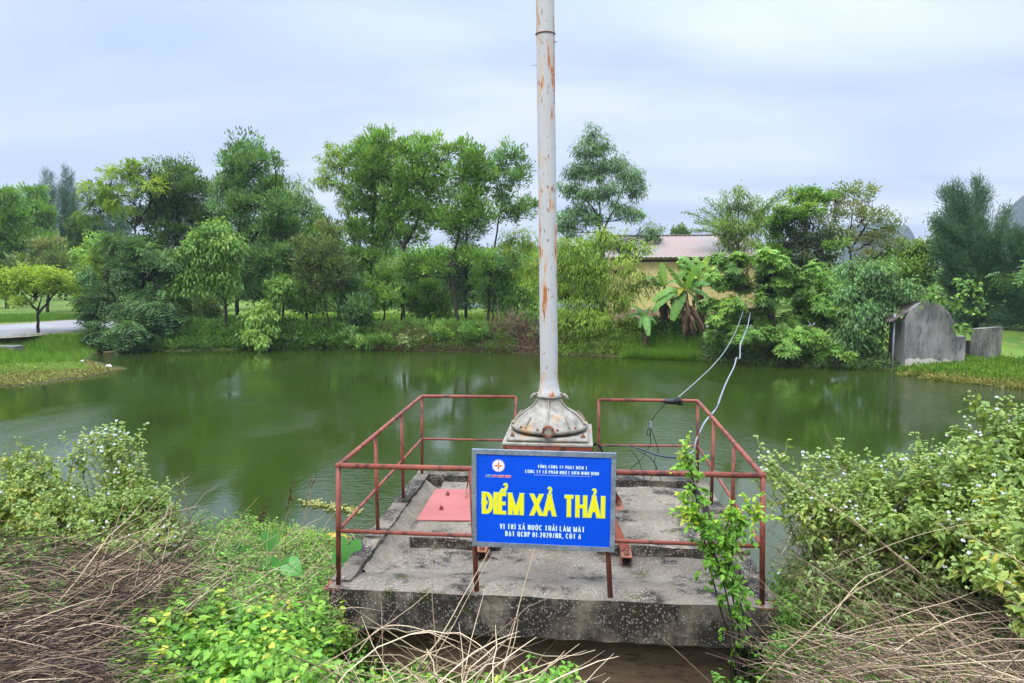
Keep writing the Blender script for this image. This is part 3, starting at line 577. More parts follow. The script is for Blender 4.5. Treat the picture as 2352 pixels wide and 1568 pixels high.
MK = {'acute': [[(-.06, 1.14), (.12, 1.32)]], 'grave': [[(-.12, 1.32), (.06, 1.14)]], 'circ': [[(-.17, 1.12), (0, 1.28)], [(0, 1.28), (.17, 1.12)]], 'dot': [[(0, -.24), (0, -.14)]],
      'hook': [arc(.0, 1.34, .085, .10, 160, -60, 8)+[(.0, 1.12)]], 'horn': [[(.0, 1.0), (.12, 1.05), (.13, 1.18)]]}
VN = {'Ể': ('E', 'circ', 'hookr'), 'Ả': ('A', 'hook'), 'Ị': ('I', 'dot'), 'Í': ('I', 'acute'), 'Ư': ('U', 'hornr'), 'Ớ': ('O', 'hornr', 'acute'), 'À': ('A', 'grave'), 'Á': ('A', 'acute'), 'Đ': ('D', 'bar'), 'Ạ': ('A', 'dot'),
      'Ộ': ('O', 'circ', 'dot'), 'Ổ': ('O', 'circ', 'hookr'), 'Ô': ('O', 'circ'), 'Ầ': ('A', 'circ', 'grave2'), 'Ệ': ('E', 'circ', 'dot'), 'Ì': ('I', 'grave')}
def glyph(ch):
    mk = []
    if ch in VN: mk = VN[ch][1:]; ch = VN[ch][0]
    w, st = GL[ch]; st = [list(s) for s in st]; cx = w/2; nb = len(st)
    for k in mk:
        if k == 'bar': st.append([(-.16, .52), (.24, .52)]); continue
        dx, dy = 0, 0
        if k == 'hookr': k = 'hook'; dx, dy = .2, .12
        if k == 'grave2': k = 'grave'; dx, dy = .2, .14
        if k == 'hornr': k = 'horn'; dx, dy = w-cx, -.06
        for s in MK[k]: st.append([(cx+dx+a, b+dy) for a, b in s])
    return w, [(s, (j >= nb or ch == ':')) for j, s in enumerate(st)]
def text(g, txt, x0, y0, size, total, thick, thin, serif=False, h=.006, slant=0, gap=.22, extra=0, mi=0):
    wl_ = []; x = 0; nth = 0; tk = thick/size
    for ch in txt: w, st = glyph(ch); wl_.append((x, nth*tk, st, ch)); x += w+gap; nth += (ch != ' ')
    fx = (total/size-nth*tk)/(x-gap)
    eps = 0
    for ox, ot, st, ch in wl_:
        if serif:
            ex_ = []
            for s, mk_ in st:
                if mk_: continue
                for p in (s[0], s[-1]):
                    if len(s) == 2 and p[1] in (0, 1) and abs(s[0][1]-s[1][1]) > .6: ex_.append(([(p[0]-.13, p[1]), (p[0]+.13, p[1])], False))
            st = st+ex_
        for s, mk_ in st:
            P = np.array(s, float); P[:, 0] = (P[:, 0]+ox)*fx+ot+tk/2+P[:, 1]*slant; P = P*size+(x0, y0); P[:, 1] += 0
            if len(P) < 2: continue
            T = np.empty_like(P); T[0] = P[1]-P[0]; T[-1] = P[-1]-P[-2]; T[1:-1] = P[2:]-P[:-2]; T = unit(T)
            up = np.abs(T[:, 1]); diag = (T[:, 0]*T[:, 1]) > .05
            w = thin+(thick-thin)*up**1.6
            if serif and len(P) == 2: w = np.where(diag & (up < .985), thin*1.25, w)
            if mk_ and s[0][0] != s[-1][0] or mk_: w = np.minimum(w, np.maximum(thin*.62, size*.095) if not (len(s) == 2 and abs(s[0][1]-.52) < .01) else w)
            w = w+extra*2
            Nn = np.stack([-T[:, 1], T[:, 0]], 1)
            cap_ = thin/2 if (not serif and len(s) == 2 and abs(s[0][1]-s[1][1]) > .6) else 0
            P = P.copy(); P[0] -= T[0]*(extra+cap_); P[-1] += T[-1]*(extra+cap_)
            eps += .000012; n = len(P); L_ = P+Nn*w[:, None]/2; Rr_ = P-Nn*w[:, None]/2
            if len(s) == 2 and not mk_ and abs(s[0][1]-s[1][1]) > .6:
                for kk in (0, 1):
                    for Q_ in (L_, Rr_): Q_[kk] = Q_[kk]+T[0]*((P[kk][1]-Q_[kk][1])/T[0][1])
            V = [sp(a, b, h+eps) for a, b in np.concatenate([L_, Rr_])]
            g.add(V, None, [(i, n+i, n+i+1, i+1) for i in range(n-1)], mi=mi)
    return g
wv = .0065
g = Geo(); text(g, 'ĐIỂM XẢ THẢI', -.482, -.112, .150, .965, .029, .0245, h=wv, gap=.055, extra=.0045); part(g, 'lettering_outline', M_lgrn, sg)
g = Geo(); text(g, 'ĐIỂM XẢ THẢI', -.482, -.112, .150, .965, .029, .0245, h=wv+.0018, gap=.055); part(g, 'main_lettering', M_yel, sg)
g = Geo(); text(g, 'TỔNG CÔNG TY PHÁT ĐIỆN 3', -.045, .262, .0225, .385, .0062, .0036, True, h=wv); text(g, 'CÔNG TY CỔ PHẦN NHIỆT ĐIỆN NINH BÌNH', -.142, .219, .0235, .575, .0060, .0036, True, h=wv)
V = [sp(a, b, wv) for a, b in ((-.075, .2035), (.375, .2035), (.375, .2055), (-.075, .2055))]; g.add(V, None, [(0, 1, 2, 3)]); part(g, 'company_lettering', M_pale, sg)
g = Geo(); text(g, 'VỊ TRÍ XẢ NƯỚC THẢI LÀM MÁT', -.342, -.243, .038, .672, .0100, .0058, True, h=wv); text(g, 'ĐẠT QCĐP 01:2020/NB, CỘT A', -.298, -.300, .037, .600, .0100, .0058, True, h=wv); part(g, 'lower_lettering', M_pale, sg)
def disc(g, x, y, r, h, n=32, r0=0):
    a = np.linspace(0, 2*math.pi, n, endpoint=False)
    if r0: V = [sp(x+r_*math.cos(t), y+r_*math.sin(t), h) for r_ in (r0, r) for t in a]; g.add(V, None, [(i, n+i, n+(i+1) % n, (i+1) % n) for i in range(n)])
    else: V = [sp(x, y, h)]+[sp(x+r*math.cos(t), y+r*math.sin(t), h) for t in a]; g.add(V, [(0, 1+i, 1+(i+1) % n) for i in range(n)])
ex_, ey_ = -.352, .268
g = Geo(); disc(g, ex_, ey_, .051, wv); em = part(g, 'emblem', M_white, sg)
g = Geo(); disc(g, ex_, ey_, .049, wv+.0005, 32, .0465); part(g, 'emblem_ring', M_navy, em)
def star(g, r, k, h):
    V = [sp(ex_, ey_, h)]+[sp(ex_+(r if i % 2 == 0 else r*k)*math.cos(i*math.pi/4), ey_+(r if i % 2 == 0 else r*k)*math.sin(i*math.pi/4)*1.12, h) for i in range(8)]; g.add(V, [(0, 1+i, 1+(i+1) % 8) for i in range(8)])
g = Geo(); star(g, .042, .22, wv+.001); part(g, 'emblem_star', M_pred, em)
g = Geo(); star(g, .013, .35, wv+.0015); part(g, 'emblem_spark', M_yel, em)
g = Geo(); text(g, 'EVN', -.455, .176, .016, .042, .0045, .0035, h=wv, slant=.25, extra=.0012); text(g, 'TPC NINH BINH', -.405, .176, .016, .148, .0045, .0035, h=wv, slant=.25, extra=.0014); part(g, 'caption_outline', M_pale, sg)
g = Geo(); text(g, 'EVN', -.455, .176, .016, .042, .0032, .0025, h=wv+.001, slant=.25); part(g, 'caption_lettering', M_navy, sg)
g = Geo(); text(g, 'TPC NINH BINH', -.405, .176, .016, .148, .0042, .003, h=wv+.001, slant=.25); part(g, 'caption_lettering', M_pred, sg)
# ------------------------------------------------------------------ vegetation helpers
def rnd(n, a=0., b=1.): return rng.uniform(a, b, n)
def dirs(n): return unit(rng.normal(0, 1, (n, 3)))
def leaves(g, P, D, N, L, Wd, var, fold=.25, mi=0):
    """one bent diamond per leaf"""
    P = np.asarray(P); n = len(P); D = unit(D); B = unit(np.cross(D, N)); Nn = np.cross(B, D)
    L = np.broadcast_to(L, (n,))[:, None]; Wd = np.broadcast_to(Wd, (n,))[:, None]
    mid = P+D*L*.45+Nn*fold*Wd
    V = np.stack([P, mid+B*Wd/2, P+D*L, mid-B*Wd/2], 1); i = np.arange(n)[:, None]*4
    g.add(V, None, i+np.array([[0, 1, 2, 3]]), np.repeat(np.clip(var, 0, 1), 4), mi)
ST = [(0, 0, 0), (.16, .62, 0), (.42, 1, 0), (.74, .62, 0), (1, 0, 0)]
def broad(g, P, D, N, L, Wd, var, cup=.22, droop=.18, mi=0, heart=False):
    """an ovate leaf with a fold along the midrib, drooping tip"""
    P = np.asarray(P); n = len(P); D = unit(D); B = unit(np.cross(D, N)); Nn = np.cross(B, D)
    L = np.broadcast_to(L, (n,))[:, None]; Wd = np.broadcast_to(Wd, (n,))[:, None]; pts = []
    st = [(0, 0), (.05 if heart else .15, .75 if heart else .55), (.35, 1.), (.72, .62), (1, 0)]
    for t, w in st: pts.append(P+D*L*t-Nn*L*droop*t*t)
    for sgn in (1, -1):
        for k in (1, 2, 3):
            t, w = st[k]; q = pts[k]+sgn*B*Wd/2*w+Nn*Wd*cup*w
            if heart and k == 1: q = q-D*L*.16
            pts.append(q)
    V = np.stack(pts, 1); i = np.arange(n)[:, None]*11; m_, l, r = [0, 1, 2, 3, 4], [5, 6, 7], [8, 9, 10]
    tri = np.concatenate([i+np.array([[0, 5, 1]]), i+np.array([[0, 1, 8]]), i+np.array([[3, 7, 4]]), i+np.array([[3, 4, 10]])])
    qd = np.concatenate([i+np.array([[1, 5, 6, 2]]), i+np.array([[2, 6, 7, 3]]), i+np.array([[8, 1, 2, 9]]), i+np.array([[9, 2, 3, 10]])])
    g.add(V, tri, qd, np.repeat(np.clip(var, 0, 1), 11), mi)
def curve3(a, b, bowz=.0, n=6, jit=.0):
    a = np.atleast_2d(a); b = np.atleast_2d(b); t = np.linspace(0, 1, n)[None, :, None]; P = a[:, None, :]*(1-t)+b[:, None, :]*t
    P[:, :, 2] += np.reshape(bowz, (-1, 1))*4*t[:, :, 0]*(1-t[:, :, 0])
    if jit: j = rng.normal(0, jit, P.shape); j[:, 0] = 0; j[:, -1] = 0; P = P+j
    return P
def crown(blobs, Y, dens, csize, per, L, Wd, style, var0=.5, vvar=.18, depth=.8, fill=.42):
    """fill ellipsoids with small leaf sprays; returns geometry and spray centres"""
    g = Geo(); cents = []; dens = dens*2.0; L = L*1.35; Wd = Wd*1.6; csize = csize*1.15; per = int(per*.72) if style not in ('palm', 'spray') else int(per*.8)
    for bi, bl in enumerate(blobs):
        px, py, rx, ry = bl[:4]; dy = bl[4] if len(bl) > 4 else rng.uniform(-.5, .5)
        C = A(px, py, Y+dy); dist = (C-CAM)@Fv; s = dist/FP; rx_, ry_ = rx*s, ry*s; rd = max(rx_, ry_)*depth*.8
        nc = max(3, int(dens*(rx_*ry_*math.pi)*(1+.35*rd)))
        u = dirs(nc); rr = rnd(nc)**.5*rng.choice([.8, 1., 1.12, 1.28], nc, p=[.3, .35, .25, .1]); Pc = C+u*rr[:, None]*np.array([rx_, rd, ry_])
        cv = var0+rng.normal(0, vvar*.85, nc)+.12*(u[:, 2])  # light from above painted in: upper sprays paler, lower ones darker
        for k in range(nc): cents.append((Pc[k], bi))
        n = nc*per; ci = np.repeat(np.arange(nc), per)
        o = dirs(n); cs = csize*rnd(nc, .6, 1.3)[ci]; P = Pc[ci]+o*(rnd(n)**.6*cs)[:, None]*np.array([1, 1, .8])
        out = unit(u[ci]*np.array([1, 1, 1])+o*.9); Lr = L*rnd(n, .6, 1.25); Wr = Wd*rnd(n, .7, 1.2); v = cv[ci]+rng.normal(0, vvar*.6, n)
        if style == 'up': D = unit(out*.8+np.array([0, 0, .75])+rng.normal(0, .35, (n, 3)))
        elif style == 'droop': D = unit(out*.6+np.array([0, 0, -.85])+rng.normal(0, .3, (n, 3)))
        elif style == 'flat': D = unit(out*np.array([1, 1, .25])+rng.normal(0, .35, (n, 3)))
        else: D = unit(out+rng.normal(0, .5, (n, 3)))
        N = unit(np.array([0, 0, 1.])+.9*rng.normal(0, 1, (n, 3))*.6+.0001*D)
        if style == 'palm':     # rosettes of seven leaflets
            m_ = n//7; Pb = P[:m_]; ax = unit(out[:m_]*.55+np.array([0, 0, .7])+rng.normal(0, .3, (m_, 3))); e1 = unit(np.cross(ax, [0.1, 1, .2])); e2 = np.cross(ax, e1); a0 = rnd(m_, 0, 6.28)
            for k in range(7):
                a = a0+k*6.283/7; D_ = unit(e1*np.cos(a)[:, None]+e2*np.sin(a)[:, None]-ax*.18); leaves(g, Pb, D_, ax, Lr[:m_], Wr[:m_], v[:m_]+rng.normal(0, .04, m_))
            yl = rng.random(m_) < .03
        elif style == 'spray':  # pinnate sprays: leaflets both sides of a hanging rachis
            m_ = n//10; Pb = P[:m_]; ax = D[:m_]*1.0; ax = unit(out[:m_]*.7+np.array([0, 0, -.35])+rng.normal(0, .25, (m_, 3))); sd = unit(np.cross(ax, np.array([0, 0, 1.])+rng.normal(0, .3, (m_, 3)))); up = np.cross(sd, ax); RL = L*3.2
            for k in range(10):
                t = (k//2+.7)/5; sg_ = 1 if k % 2 else -1; q = Pb+ax*RL*t[..., None] if np.ndim(t) else Pb+ax*RL*t-up*0-np.array([0, 0, 1.])*RL*.25*t*t
                leaves(g, q, unit(sd*sg_+ax*.55-np.array([0, 0, .25])), up+rng.normal(0, .15, (m_, 3)), Lr[:m_], Wr[:m_], v[:m_]+rng.normal(0, .05, m_))
        else: leaves(g, P, D, N, Lr, Wr, v)
    return g, cents
def tree(label, cat, Y, trunks, blobs, leaf, style='up', dens=7, csize=.33, per=46, L=.15, Wd=.045, var0=.5, vvar=.18, tr=.10, name='tree', group=None, twigs=True, depth=.8, fill=.42, bark=.12, base_z=None):
    tr = tr*.72; dens = dens*1.25
    bx = trunks[0][0]; Yb = Y; b0 = A(bx[0], bx[1], Y); gz = float(H(b0[0], b0[1])) if base_z is None else base_z
    root = empty(name, (b0[0], b0[1], gz), label=label, cat=cat, group=group)
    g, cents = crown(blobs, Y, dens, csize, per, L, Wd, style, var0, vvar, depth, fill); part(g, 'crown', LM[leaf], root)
    g = Geo(); nodes = []
    for ti, tk in enumerate(trunks):
        low_ = tk[0][1] > bx[1]-25; P = [A(p[0], p[1], Y+(p[2] if len(p) > 2 else 0)+(.15*ti if low_ or k_ else 0)) for k_, p in enumerate(tk)]
        if low_: P[0] = np.array([P[0][0], P[0][1], float(H(P[0][0], P[0][1]))-.1 if base_z is None else base_z-.1])
        P = np.array(P); tt = np.linspace(0, len(P)-1, max(8, 4*len(P))); i = np.minimum(tt.astype(int), len(P)-2); f = (tt-i)[:, None]; PP = P[i]*(1-f)+P[i+1]*f
        PP[1:-1] += rng.normal(0, tr*.18, PP[1:-1].shape); r0 = tr*(1 if ti == 0 else .75); tubes(g, PP, np.linspace(r0, r0*.25, len(PP)), 8, var=bark+.1*rng.normal()); nodes += [(p, r0*(1-.7*k/len(PP))) for k, p in enumerate(PP) if k > len(PP)*.25]
    if nodes and cents:
        NP = np.array([p for p, _ in nodes]); NR = np.array([r for _, r in nodes])
        # limbs to each blob, then twigs to each spray
        bc = {}
        for c, bi in cents: bc.setdefault(bi, []).append(c)
        for bi, l in bc.items():
            l = np.array(l); C = l.mean(0); low = NP[:, 2] < C[2]+.1; cand = np.where(low)[0] if low.any() else np.arange(len(NP))
            j = cand[np.argmin(np.linalg.norm((NP[cand]-C)*[1, 1, .7]+[0, 0, .25], axis=1))]; P = curve3(NP[j], C, -.08*np.linalg.norm(C-NP[j]), 8, .03)
            rl = min(NR[j]*.6, .06); tubes(g, P, np.linspace(rl, rl*.35, 8)[None], 6, var=bark)
            if twigs:
                k = rng.integers(2, 8, len(l)); st_ = P[0][k]; tubes(g, curve3(st_, l, -.04, 4, .02), np.linspace(.014, .004, 4)[None].repeat(len(l), 0), 3, var=bark)
    part(g, 'trunk', M_bark, root, True)
    return root
TE = 0
def T(*a, **k): return tree(*a, **k)
# ---- far shore trees, left to right --------------------------------------
sh = 'trees along the far bank'
T('small umbrella-shaped yellow-green tree alone on the left lawn beside the road', 'tree', 22.5, [[(88, 768), (87, 715), (95, 680)], [(87, 715), (60, 685), (40, 660)], [(88, 720), (120, 680), (150, 650)]],
  [(20, 655, 40, 24), (70, 632, 52, 24), (120, 640, 48, 26), (158, 655, 26, 24), (90, 660, 80, 16), (0, 640, 30, 30), (40, 690, 30, 12), (-30, 660, 30, 26)], 'yellow', 'flat', dens=14, per=40, L=.11, Wd=.04, tr=.10, csize=.24, var0=.75)
T('dark drooping tree with long hanging leaf sprays leaning over the left shore', 'tree', 23.4, [[(300, 800), (310, 740), (330, 640), (320, 570)], [(300, 800), (270, 700), (240, 640)]],
  [(290, 590, 80, 45), (350, 620, 60, 55), (240, 620, 55, 45), (300, 680, 85, 50), (220, 690, 45, 40), (370, 700, 50, 55), (290, 750, 90, 42, -.6), (210, 745, 35, 30), (390, 740, 35, 34), (250, 770, 50, 25, -.7), (340, 775, 55, 24, -.7)], 'grey', 'spray', dens=6, per=60, L=.13, Wd=.05, tr=.16, var0=.32, csize=.30, vvar=.13)
T('tree with a yellow-green spreading top above the drooping dark tree', 'tree', 27, [[(320, 790), (316, 640), (310, 520), (325, 450)], [(312, 530), (270, 480), (230, 460)], [(312, 520), (350, 460), (370, 420)]],
  [(230, 440, 42, 30), (255, 410, 36, 26), (300, 400, 40, 30), (340, 390, 34, 26), (210, 480, 30, 22), (290, 450, 50, 26), (340, 430, 35, 24), (250, 560, 40, 25), (215, 590, 35, 25)], 'yellow', 'spray', dens=8.5, per=50, L=.09, Wd=.04, tr=.10, var0=.55)
T('dark dense round-topped tree right of the yellow-green crown', 'tree', 28, [[(420, 780), (410, 640), (405, 520), (410, 440)]],
  [(405, 400, 48, 34), (365, 430, 45, 40), (440, 430, 40, 40), (400, 470, 70, 45), (350, 500, 50, 40), (460, 500, 48, 40), (400, 540, 70, 40), (340, 570, 40, 35), (450, 580, 40, 35), (480, 450, 30, 30), (390, 610, 60, 30)], 'dark', 'up', dens=6.5, tr=.16, var0=.42)
T('tall leafy tree with layered grey-green crown left of centre', 'tree', 26.5, [[(548, 770), (543, 640), (545, 560), (560, 430), (575, 350)], [(548, 600), (600, 520), (630, 450)], [(546, 600), (520, 520), (510, 460)]],
  [(560, 340, 38, 30), (535, 375, 38, 34), (595, 370, 36, 32), (565, 410, 60, 36), (520, 430, 34, 34), (620, 430, 40, 36), (640, 370, 16, 22), (570, 470, 80, 34), (640, 480, 44, 34), (520, 500, 40, 30), (590, 530, 70, 34), (660, 530, 40, 34), (545, 570, 50, 26), (620, 590, 60, 30)], 'grey', 'up', dens=6, tr=.15, L=.16, Wd=.05, var0=.50)
T('bright green tree with hanging leaf tufts in front of the tall crown', 'tree', 24.0, [[(520, 768), (518, 690), (505, 620), (490, 560)], [(518, 690), (460, 640), (430, 620)]],
  [(495, 530, 42, 28), (460, 570, 45, 34), (520, 570, 40, 34), (440, 620, 42, 34), (500, 620, 50, 34), (430, 655, 32, 30), (520, 650, 26, 22), (410, 600, 20, 24)], 'fresh', 'droop', dens=7.5, L=.16, Wd=.055, tr=.11, var0=.62)
T('bright bushy sapling hanging low over the bank below the tall tree', 'shrub', 22.9, [[(598, 800), (600, 760), (605, 720)]],
  [(590, 735, 30, 26), (610, 715, 26, 20), (580, 770, 24, 22), (615, 755, 22, 22), (600, 790, 20, 12)], 'fresh', 'droop', dens=12, L=.15, Wd=.05, tr=.03, var0=.85, csize=.22, name='shrub')
T('small bright crown overhanging between two thin dark trunks', 'tree', 24.5, [[(640, 770), (642, 720), (648, 670)]],
  [(650, 655, 34, 20), (635, 675, 28, 18), (670, 680, 18, 18), (648, 640, 24, 12), (625, 700, 15, 14)], 'fresh', 'droop', dens=9, L=.15, Wd=.05, tr=.05, var0=.55, csize=.22)
T('feathery drooping tree leaning right beside the sky gap', 'tree', 29, [[(705, 750), (700, 650), (680, 520), (665, 450)]],
  [(660, 440, 34, 30), (690, 460, 28, 34), (680, 500, 36, 34), (720, 480, 24, 26), (700, 540, 40, 34), (730, 540, 28, 30), (690, 590, 44, 30), (740, 590, 30, 30)], 'mid', 'droop', dens=5.5, L=.18, Wd=.03, tr=.10, var0=.45)
T('small purplish-brown tree with two black trunks at the bank', 'tree', 24.6, [[(757, 775), (752, 720), (735, 640)], [(774, 775), (778, 700), (790, 620)]],
  [(740, 580, 50, 34), (700, 600, 36, 34), (770, 610, 45, 36), (720, 640, 45, 30), (790, 650, 30, 30), (740, 660, 40, 20), (690, 560, 26, 22), (750, 530, 36, 24)], 'brown', 'up', dens=6, L=.13, Wd=.05, tr=.085, var0=.42)
T('slender tree with a narrow high crown at the left of the central clump', 'tree', 28, [[(852, 770), (830, 640), (805, 520), (790, 440), (780, 350)]],
  [(770, 340, 28, 26), (760, 375, 34, 26), (790, 370, 24, 30), (745, 400, 26, 22), (800, 420, 24, 28), (735, 420, 20, 20), (790, 470, 22, 24), (815, 520, 24, 24), (780, 430, 26, 18)], 'bamboo', 'droop', dens=5.2, L=.16, Wd=.03, tr=.085, var0=.40, per=40)
T('tall dense tree forming the highest point of the central clump', 'tree', 27, [[(855, 775), (850, 680), (855, 560), (860, 450), (870, 350)], [(855, 560), (900, 480), (910, 400)]],
  [(885, 320, 40, 26), (845, 330, 34, 28), (910, 345, 30, 28), (820, 365, 34, 32), (870, 370, 60, 34), (840, 420, 56, 38), (900, 420, 46, 38), (850, 480, 60, 36), (820, 530, 45, 34), (880, 540, 50, 36), (840, 590, 55, 32), (830, 650, 44, 34), (870, 690, 36, 26)], 'mid', 'up', dens=6.2, L=.17, Wd=.05, tr=.13, var0=.50)
T('tree with a dark forked trunk and broad crown in the middle of the clump', 'tree', 26.2, [[(926, 772), (925, 700), (927, 600), (930, 560)], [(927, 570), (900, 520), (890, 470)], [(927, 570), (960, 510), (980, 440)]],
  [(985, 330, 36, 26), (950, 350, 34, 30), (1010, 355, 28, 30), (960, 400, 56, 38), (920, 450, 48, 36), (1000, 430, 46, 36), (960, 480, 60, 34), (905, 500, 40, 30), (1010, 500, 40, 30), (940, 540, 50, 24)], 'mid', 'up', dens=6.4, L=.17, Wd=.05, tr=.17, var0=.56)
T('tree with pale leaning trunk and low hanging bough right of the forked tree', 'tree', 25.4, [[(1055, 775), (1045, 700), (1030, 610), (1050, 560), (1070, 450), (1080, 370)], [(1032, 610), (980, 600), (950, 600)], [(1035, 610), (1090, 590), (1120, 590)]],
  [(1070, 340, 24, 26), (1095, 370, 36, 32), (1060, 400, 36, 34), (1110, 420, 36, 34), (1070, 460, 50, 34), (1040, 510, 44, 30), (1100, 500, 40, 28), (960, 600, 44, 18), (1000, 620, 40, 18), (1060, 580, 36, 18), (1110, 595, 36, 20), (930, 620, 28, 16)], 'mid', 'up', dens=6.4, L=.17, Wd=.05, tr=.14, var0=.50, bark=.45)
T('airy grey-green tree on twin stems beside the white tube', 'tree', 26.2, [[(1118, 775), (1122, 700), (1130, 600), (1150, 480), (1170, 400)], [(1130, 775), (1134, 700), (1150, 620)]],
  [(1165, 355, 36, 22), (1200, 370, 26, 26), (1150, 390, 30, 28), (1195, 410, 30, 28), (1160, 440, 34, 26), (1200, 480, 34, 24), (1160, 490, 34, 24), (1215, 470, 22, 20), (1140, 620, 34, 24), (1170, 600, 30, 20), (1130, 660, 30, 20)], 'grey', 'up', dens=5.0, L=.16, Wd=.05, tr=.10, var0=.50)
T('dark conical conifer behind the leaning trunk', 'tree', 31, [[(1070, 740), (1070, 600), (1072, 470)]],
  [(1072, 480, 20, 22), (1085, 520, 32, 22), (1060, 540, 34, 20), (1080, 580, 48, 22), (1070, 620, 50, 20), (1070, 660, 50, 20), (1075, 690, 46, 16), (1050, 500, 16, 16)], 'dark', 'flat', dens=7, L=.16, Wd=.035, tr=.12, var0=.05, csize=.3)
T('tall narrow eucalyptus-like tree right of the white tube', 'tree', 36, [[(1385, 790), (1380, 640), (1378, 520), (1375, 400), (1365, 310)], [(1380, 540), (1420, 460), (1440, 400)], [(1379, 500), (1330, 440), (1310, 400)]],
  [(1362, 305, 22, 22), (1350, 345, 34, 28), (1385, 335, 24, 26), (1320, 385, 34, 26), (1365, 390, 40, 34), (1415, 375, 30, 26), (1445, 400, 34, 30), (1310, 430, 26, 28), (1350, 450, 34, 26), (1400, 440, 36, 26), (1460, 440, 28, 22), (1420, 475, 26, 22), (1330, 490, 34, 26), (1370, 500, 30, 24), (1455, 490, 30, 20), (1300, 520, 30, 34), (1495, 530, 28, 24)], 'grey', 'droop', dens=7, L=.17, Wd=.033, tr=.12, var0=.42, per=44)
# bamboo clump
T('yellow-green bamboo thicket on the bank right of the white tube', 'bamboo', 23.2, [[(1370, 800), (1350, 690), (1330, 590)], [(1375, 800), (1385, 690), (1410, 580)], [(1362, 800), (1310, 700), (1280, 620)], [(1380, 800), (1430, 690), (1470, 600)], [(1366, 800), (1365, 680), (1380, 560)]],
  [(1320, 570, 50, 34), (1380, 550, 48, 34), (1430, 560, 44, 32), (1470, 570, 38, 24), (1290, 610, 40, 36), (1350, 620, 60, 40), (1420, 620, 50, 36), (1300, 670, 50, 40), (1370, 680, 60, 40), (1430, 690, 36, 34), (1460, 660, 34, 24), (1310, 730, 50, 34), (1370, 740, 60, 34), (1420, 750, 30, 34), (1250, 600, 30, 40), (1240, 650, 30, 30), (1495, 640, 24, 20)], 'bamboo', 'droop', dens=5.6, L=.15, Wd=.028, tr=.035, var0=.42, name='bamboo_clump', per=52)
T('pale yellow-green bamboo tuft left of the white tube', 'bamboo', 28, [[(1215, 780), (1200, 650), (1190, 560)], [(1218, 780), (1215, 650), (1225, 580)]],
  [(1180, 540, 34, 28), (1215, 560, 28, 34), (1170, 580, 30, 24), (1215, 620, 30, 34), (1185, 640, 30, 26), (1215, 680, 24, 24)], 'bamboo', 'droop', dens=4.6, L=.15, Wd=.028, tr=.03, var0=.6, name='bamboo_clump')
# right side
T('fine-leaved rounded tree standing in front of the warehouse roof', 'tree', 30, [[(1700, 740), (1698, 620), (1697, 520), (1695, 460)]],
  [(1697, 445, 26, 18), (1675, 475, 26, 24), (1720, 475, 28, 26), (1665, 520, 30, 26), (1700, 520, 40, 28), (1735, 520, 24, 28), (1680, 560, 34, 22), (1725, 560, 28, 22)], 'bamboo', 'droop', dens=6.5, L=.16, Wd=.025, tr=.09, var0=.22)
def frond_tree():
    b = A(1690, 700, 34); r = empty('pagoda_tree', (b[0], b[1], -.25), label='tree with long feathery arching boughs spreading behind the rounded tree', cat='tree')
    g = Geo(); gl = Geo(); c = A(1695, 560, 34); tubes(g, [(b[0], b[1], -.3), c], [.14, .09], 8); tips = [(1572, 486), (1590, 530), (1618, 455), (1660, 440), (1740, 452), (1770, 470), (1800, 438), (1822, 430), (1640, 500), (1600, 510), (1760, 500), (1790, 490), (1650, 470), (1780, 455), (1610, 480)]
    for i, (px, py) in enumerate(tips):
        e_ = A(px, py, 34+rng.uniform(-2, 2)); P = curve3(c, e_, .25, 14)[0]; tubes(g, P, np.linspace(.05, .01, 14), 5); s_ = P[4:]
        n = 260; k = rng.integers(0, len(s_)-1, n); f = rnd(n)[:, None]; q = s_[k]*(1-f)+s_[k+1]*f; D = unit(rng.normal(0, .6, (n, 3))+unit(e_-c)*.5+[0, 0, -.1]); wdt = .30*(1-.5*(k/len(s_)))[:, None]
        leaves(gl, q+rng.normal(0, 1, (n, 3))*wdt*[.9, .9, .28], D, rng.normal(0, .4, (n, 3))+[0, 0, 1], .17, .05, .42+rng.normal(0, .15, n))
    part(g, 'trunk', M_bark, r, True); part(gl, 'crown', LM['mid'], r)
frond_tree()
T('vine-draped tree with a flat bright green tuft on top', 'tree', 28.5, [[(1850, 800), (1852, 640), (1850, 540), (1852, 460)], [(1852, 560), (1810, 520), (1790, 500)]],
  [(1858, 446, 46, 13), (1850, 455, 40, 10), (1885, 450, 24, 14)], 'fresh', 'flat', dens=14, L=.15, Wd=.05, tr=.12, var0=.6, csize=.2)
T('dark shaggy crown of creepers under the bright green tuft', 'tree', 28, [[(1840, 790), (1838, 650), (1845, 560)]],
  [(1800, 515, 40, 26, -.5), (1860, 500, 44, 24), (1840, 550, 70, 34), (1790, 570, 40, 30), (1900, 540, 46, 34), (1880, 590, 60, 30), (1830, 610, 60, 30)], 'brown', 'droop', dens=6, L=.13, Wd=.045, tr=.10, var0=.25)
T('bright creeper mantle spilling over the left shoulder of the dark crown', 'creeper', 27.3, [[(1775, 790), (1778, 650), (1790, 560)]],
  [(1790, 500, 26, 16), (1830, 490, 40, 13), (1775, 530, 16, 28), (1870, 480, 34, 12), (1770, 570, 30, 14), (1780, 590, 30, 12), (1920, 560, 30, 14), (1800, 480, 24, 14)], 'fresh', 'flat', dens=12, L=.12, Wd=.06, tr=.03, var0=.6, csize=.2, name='creeper', twigs=False)
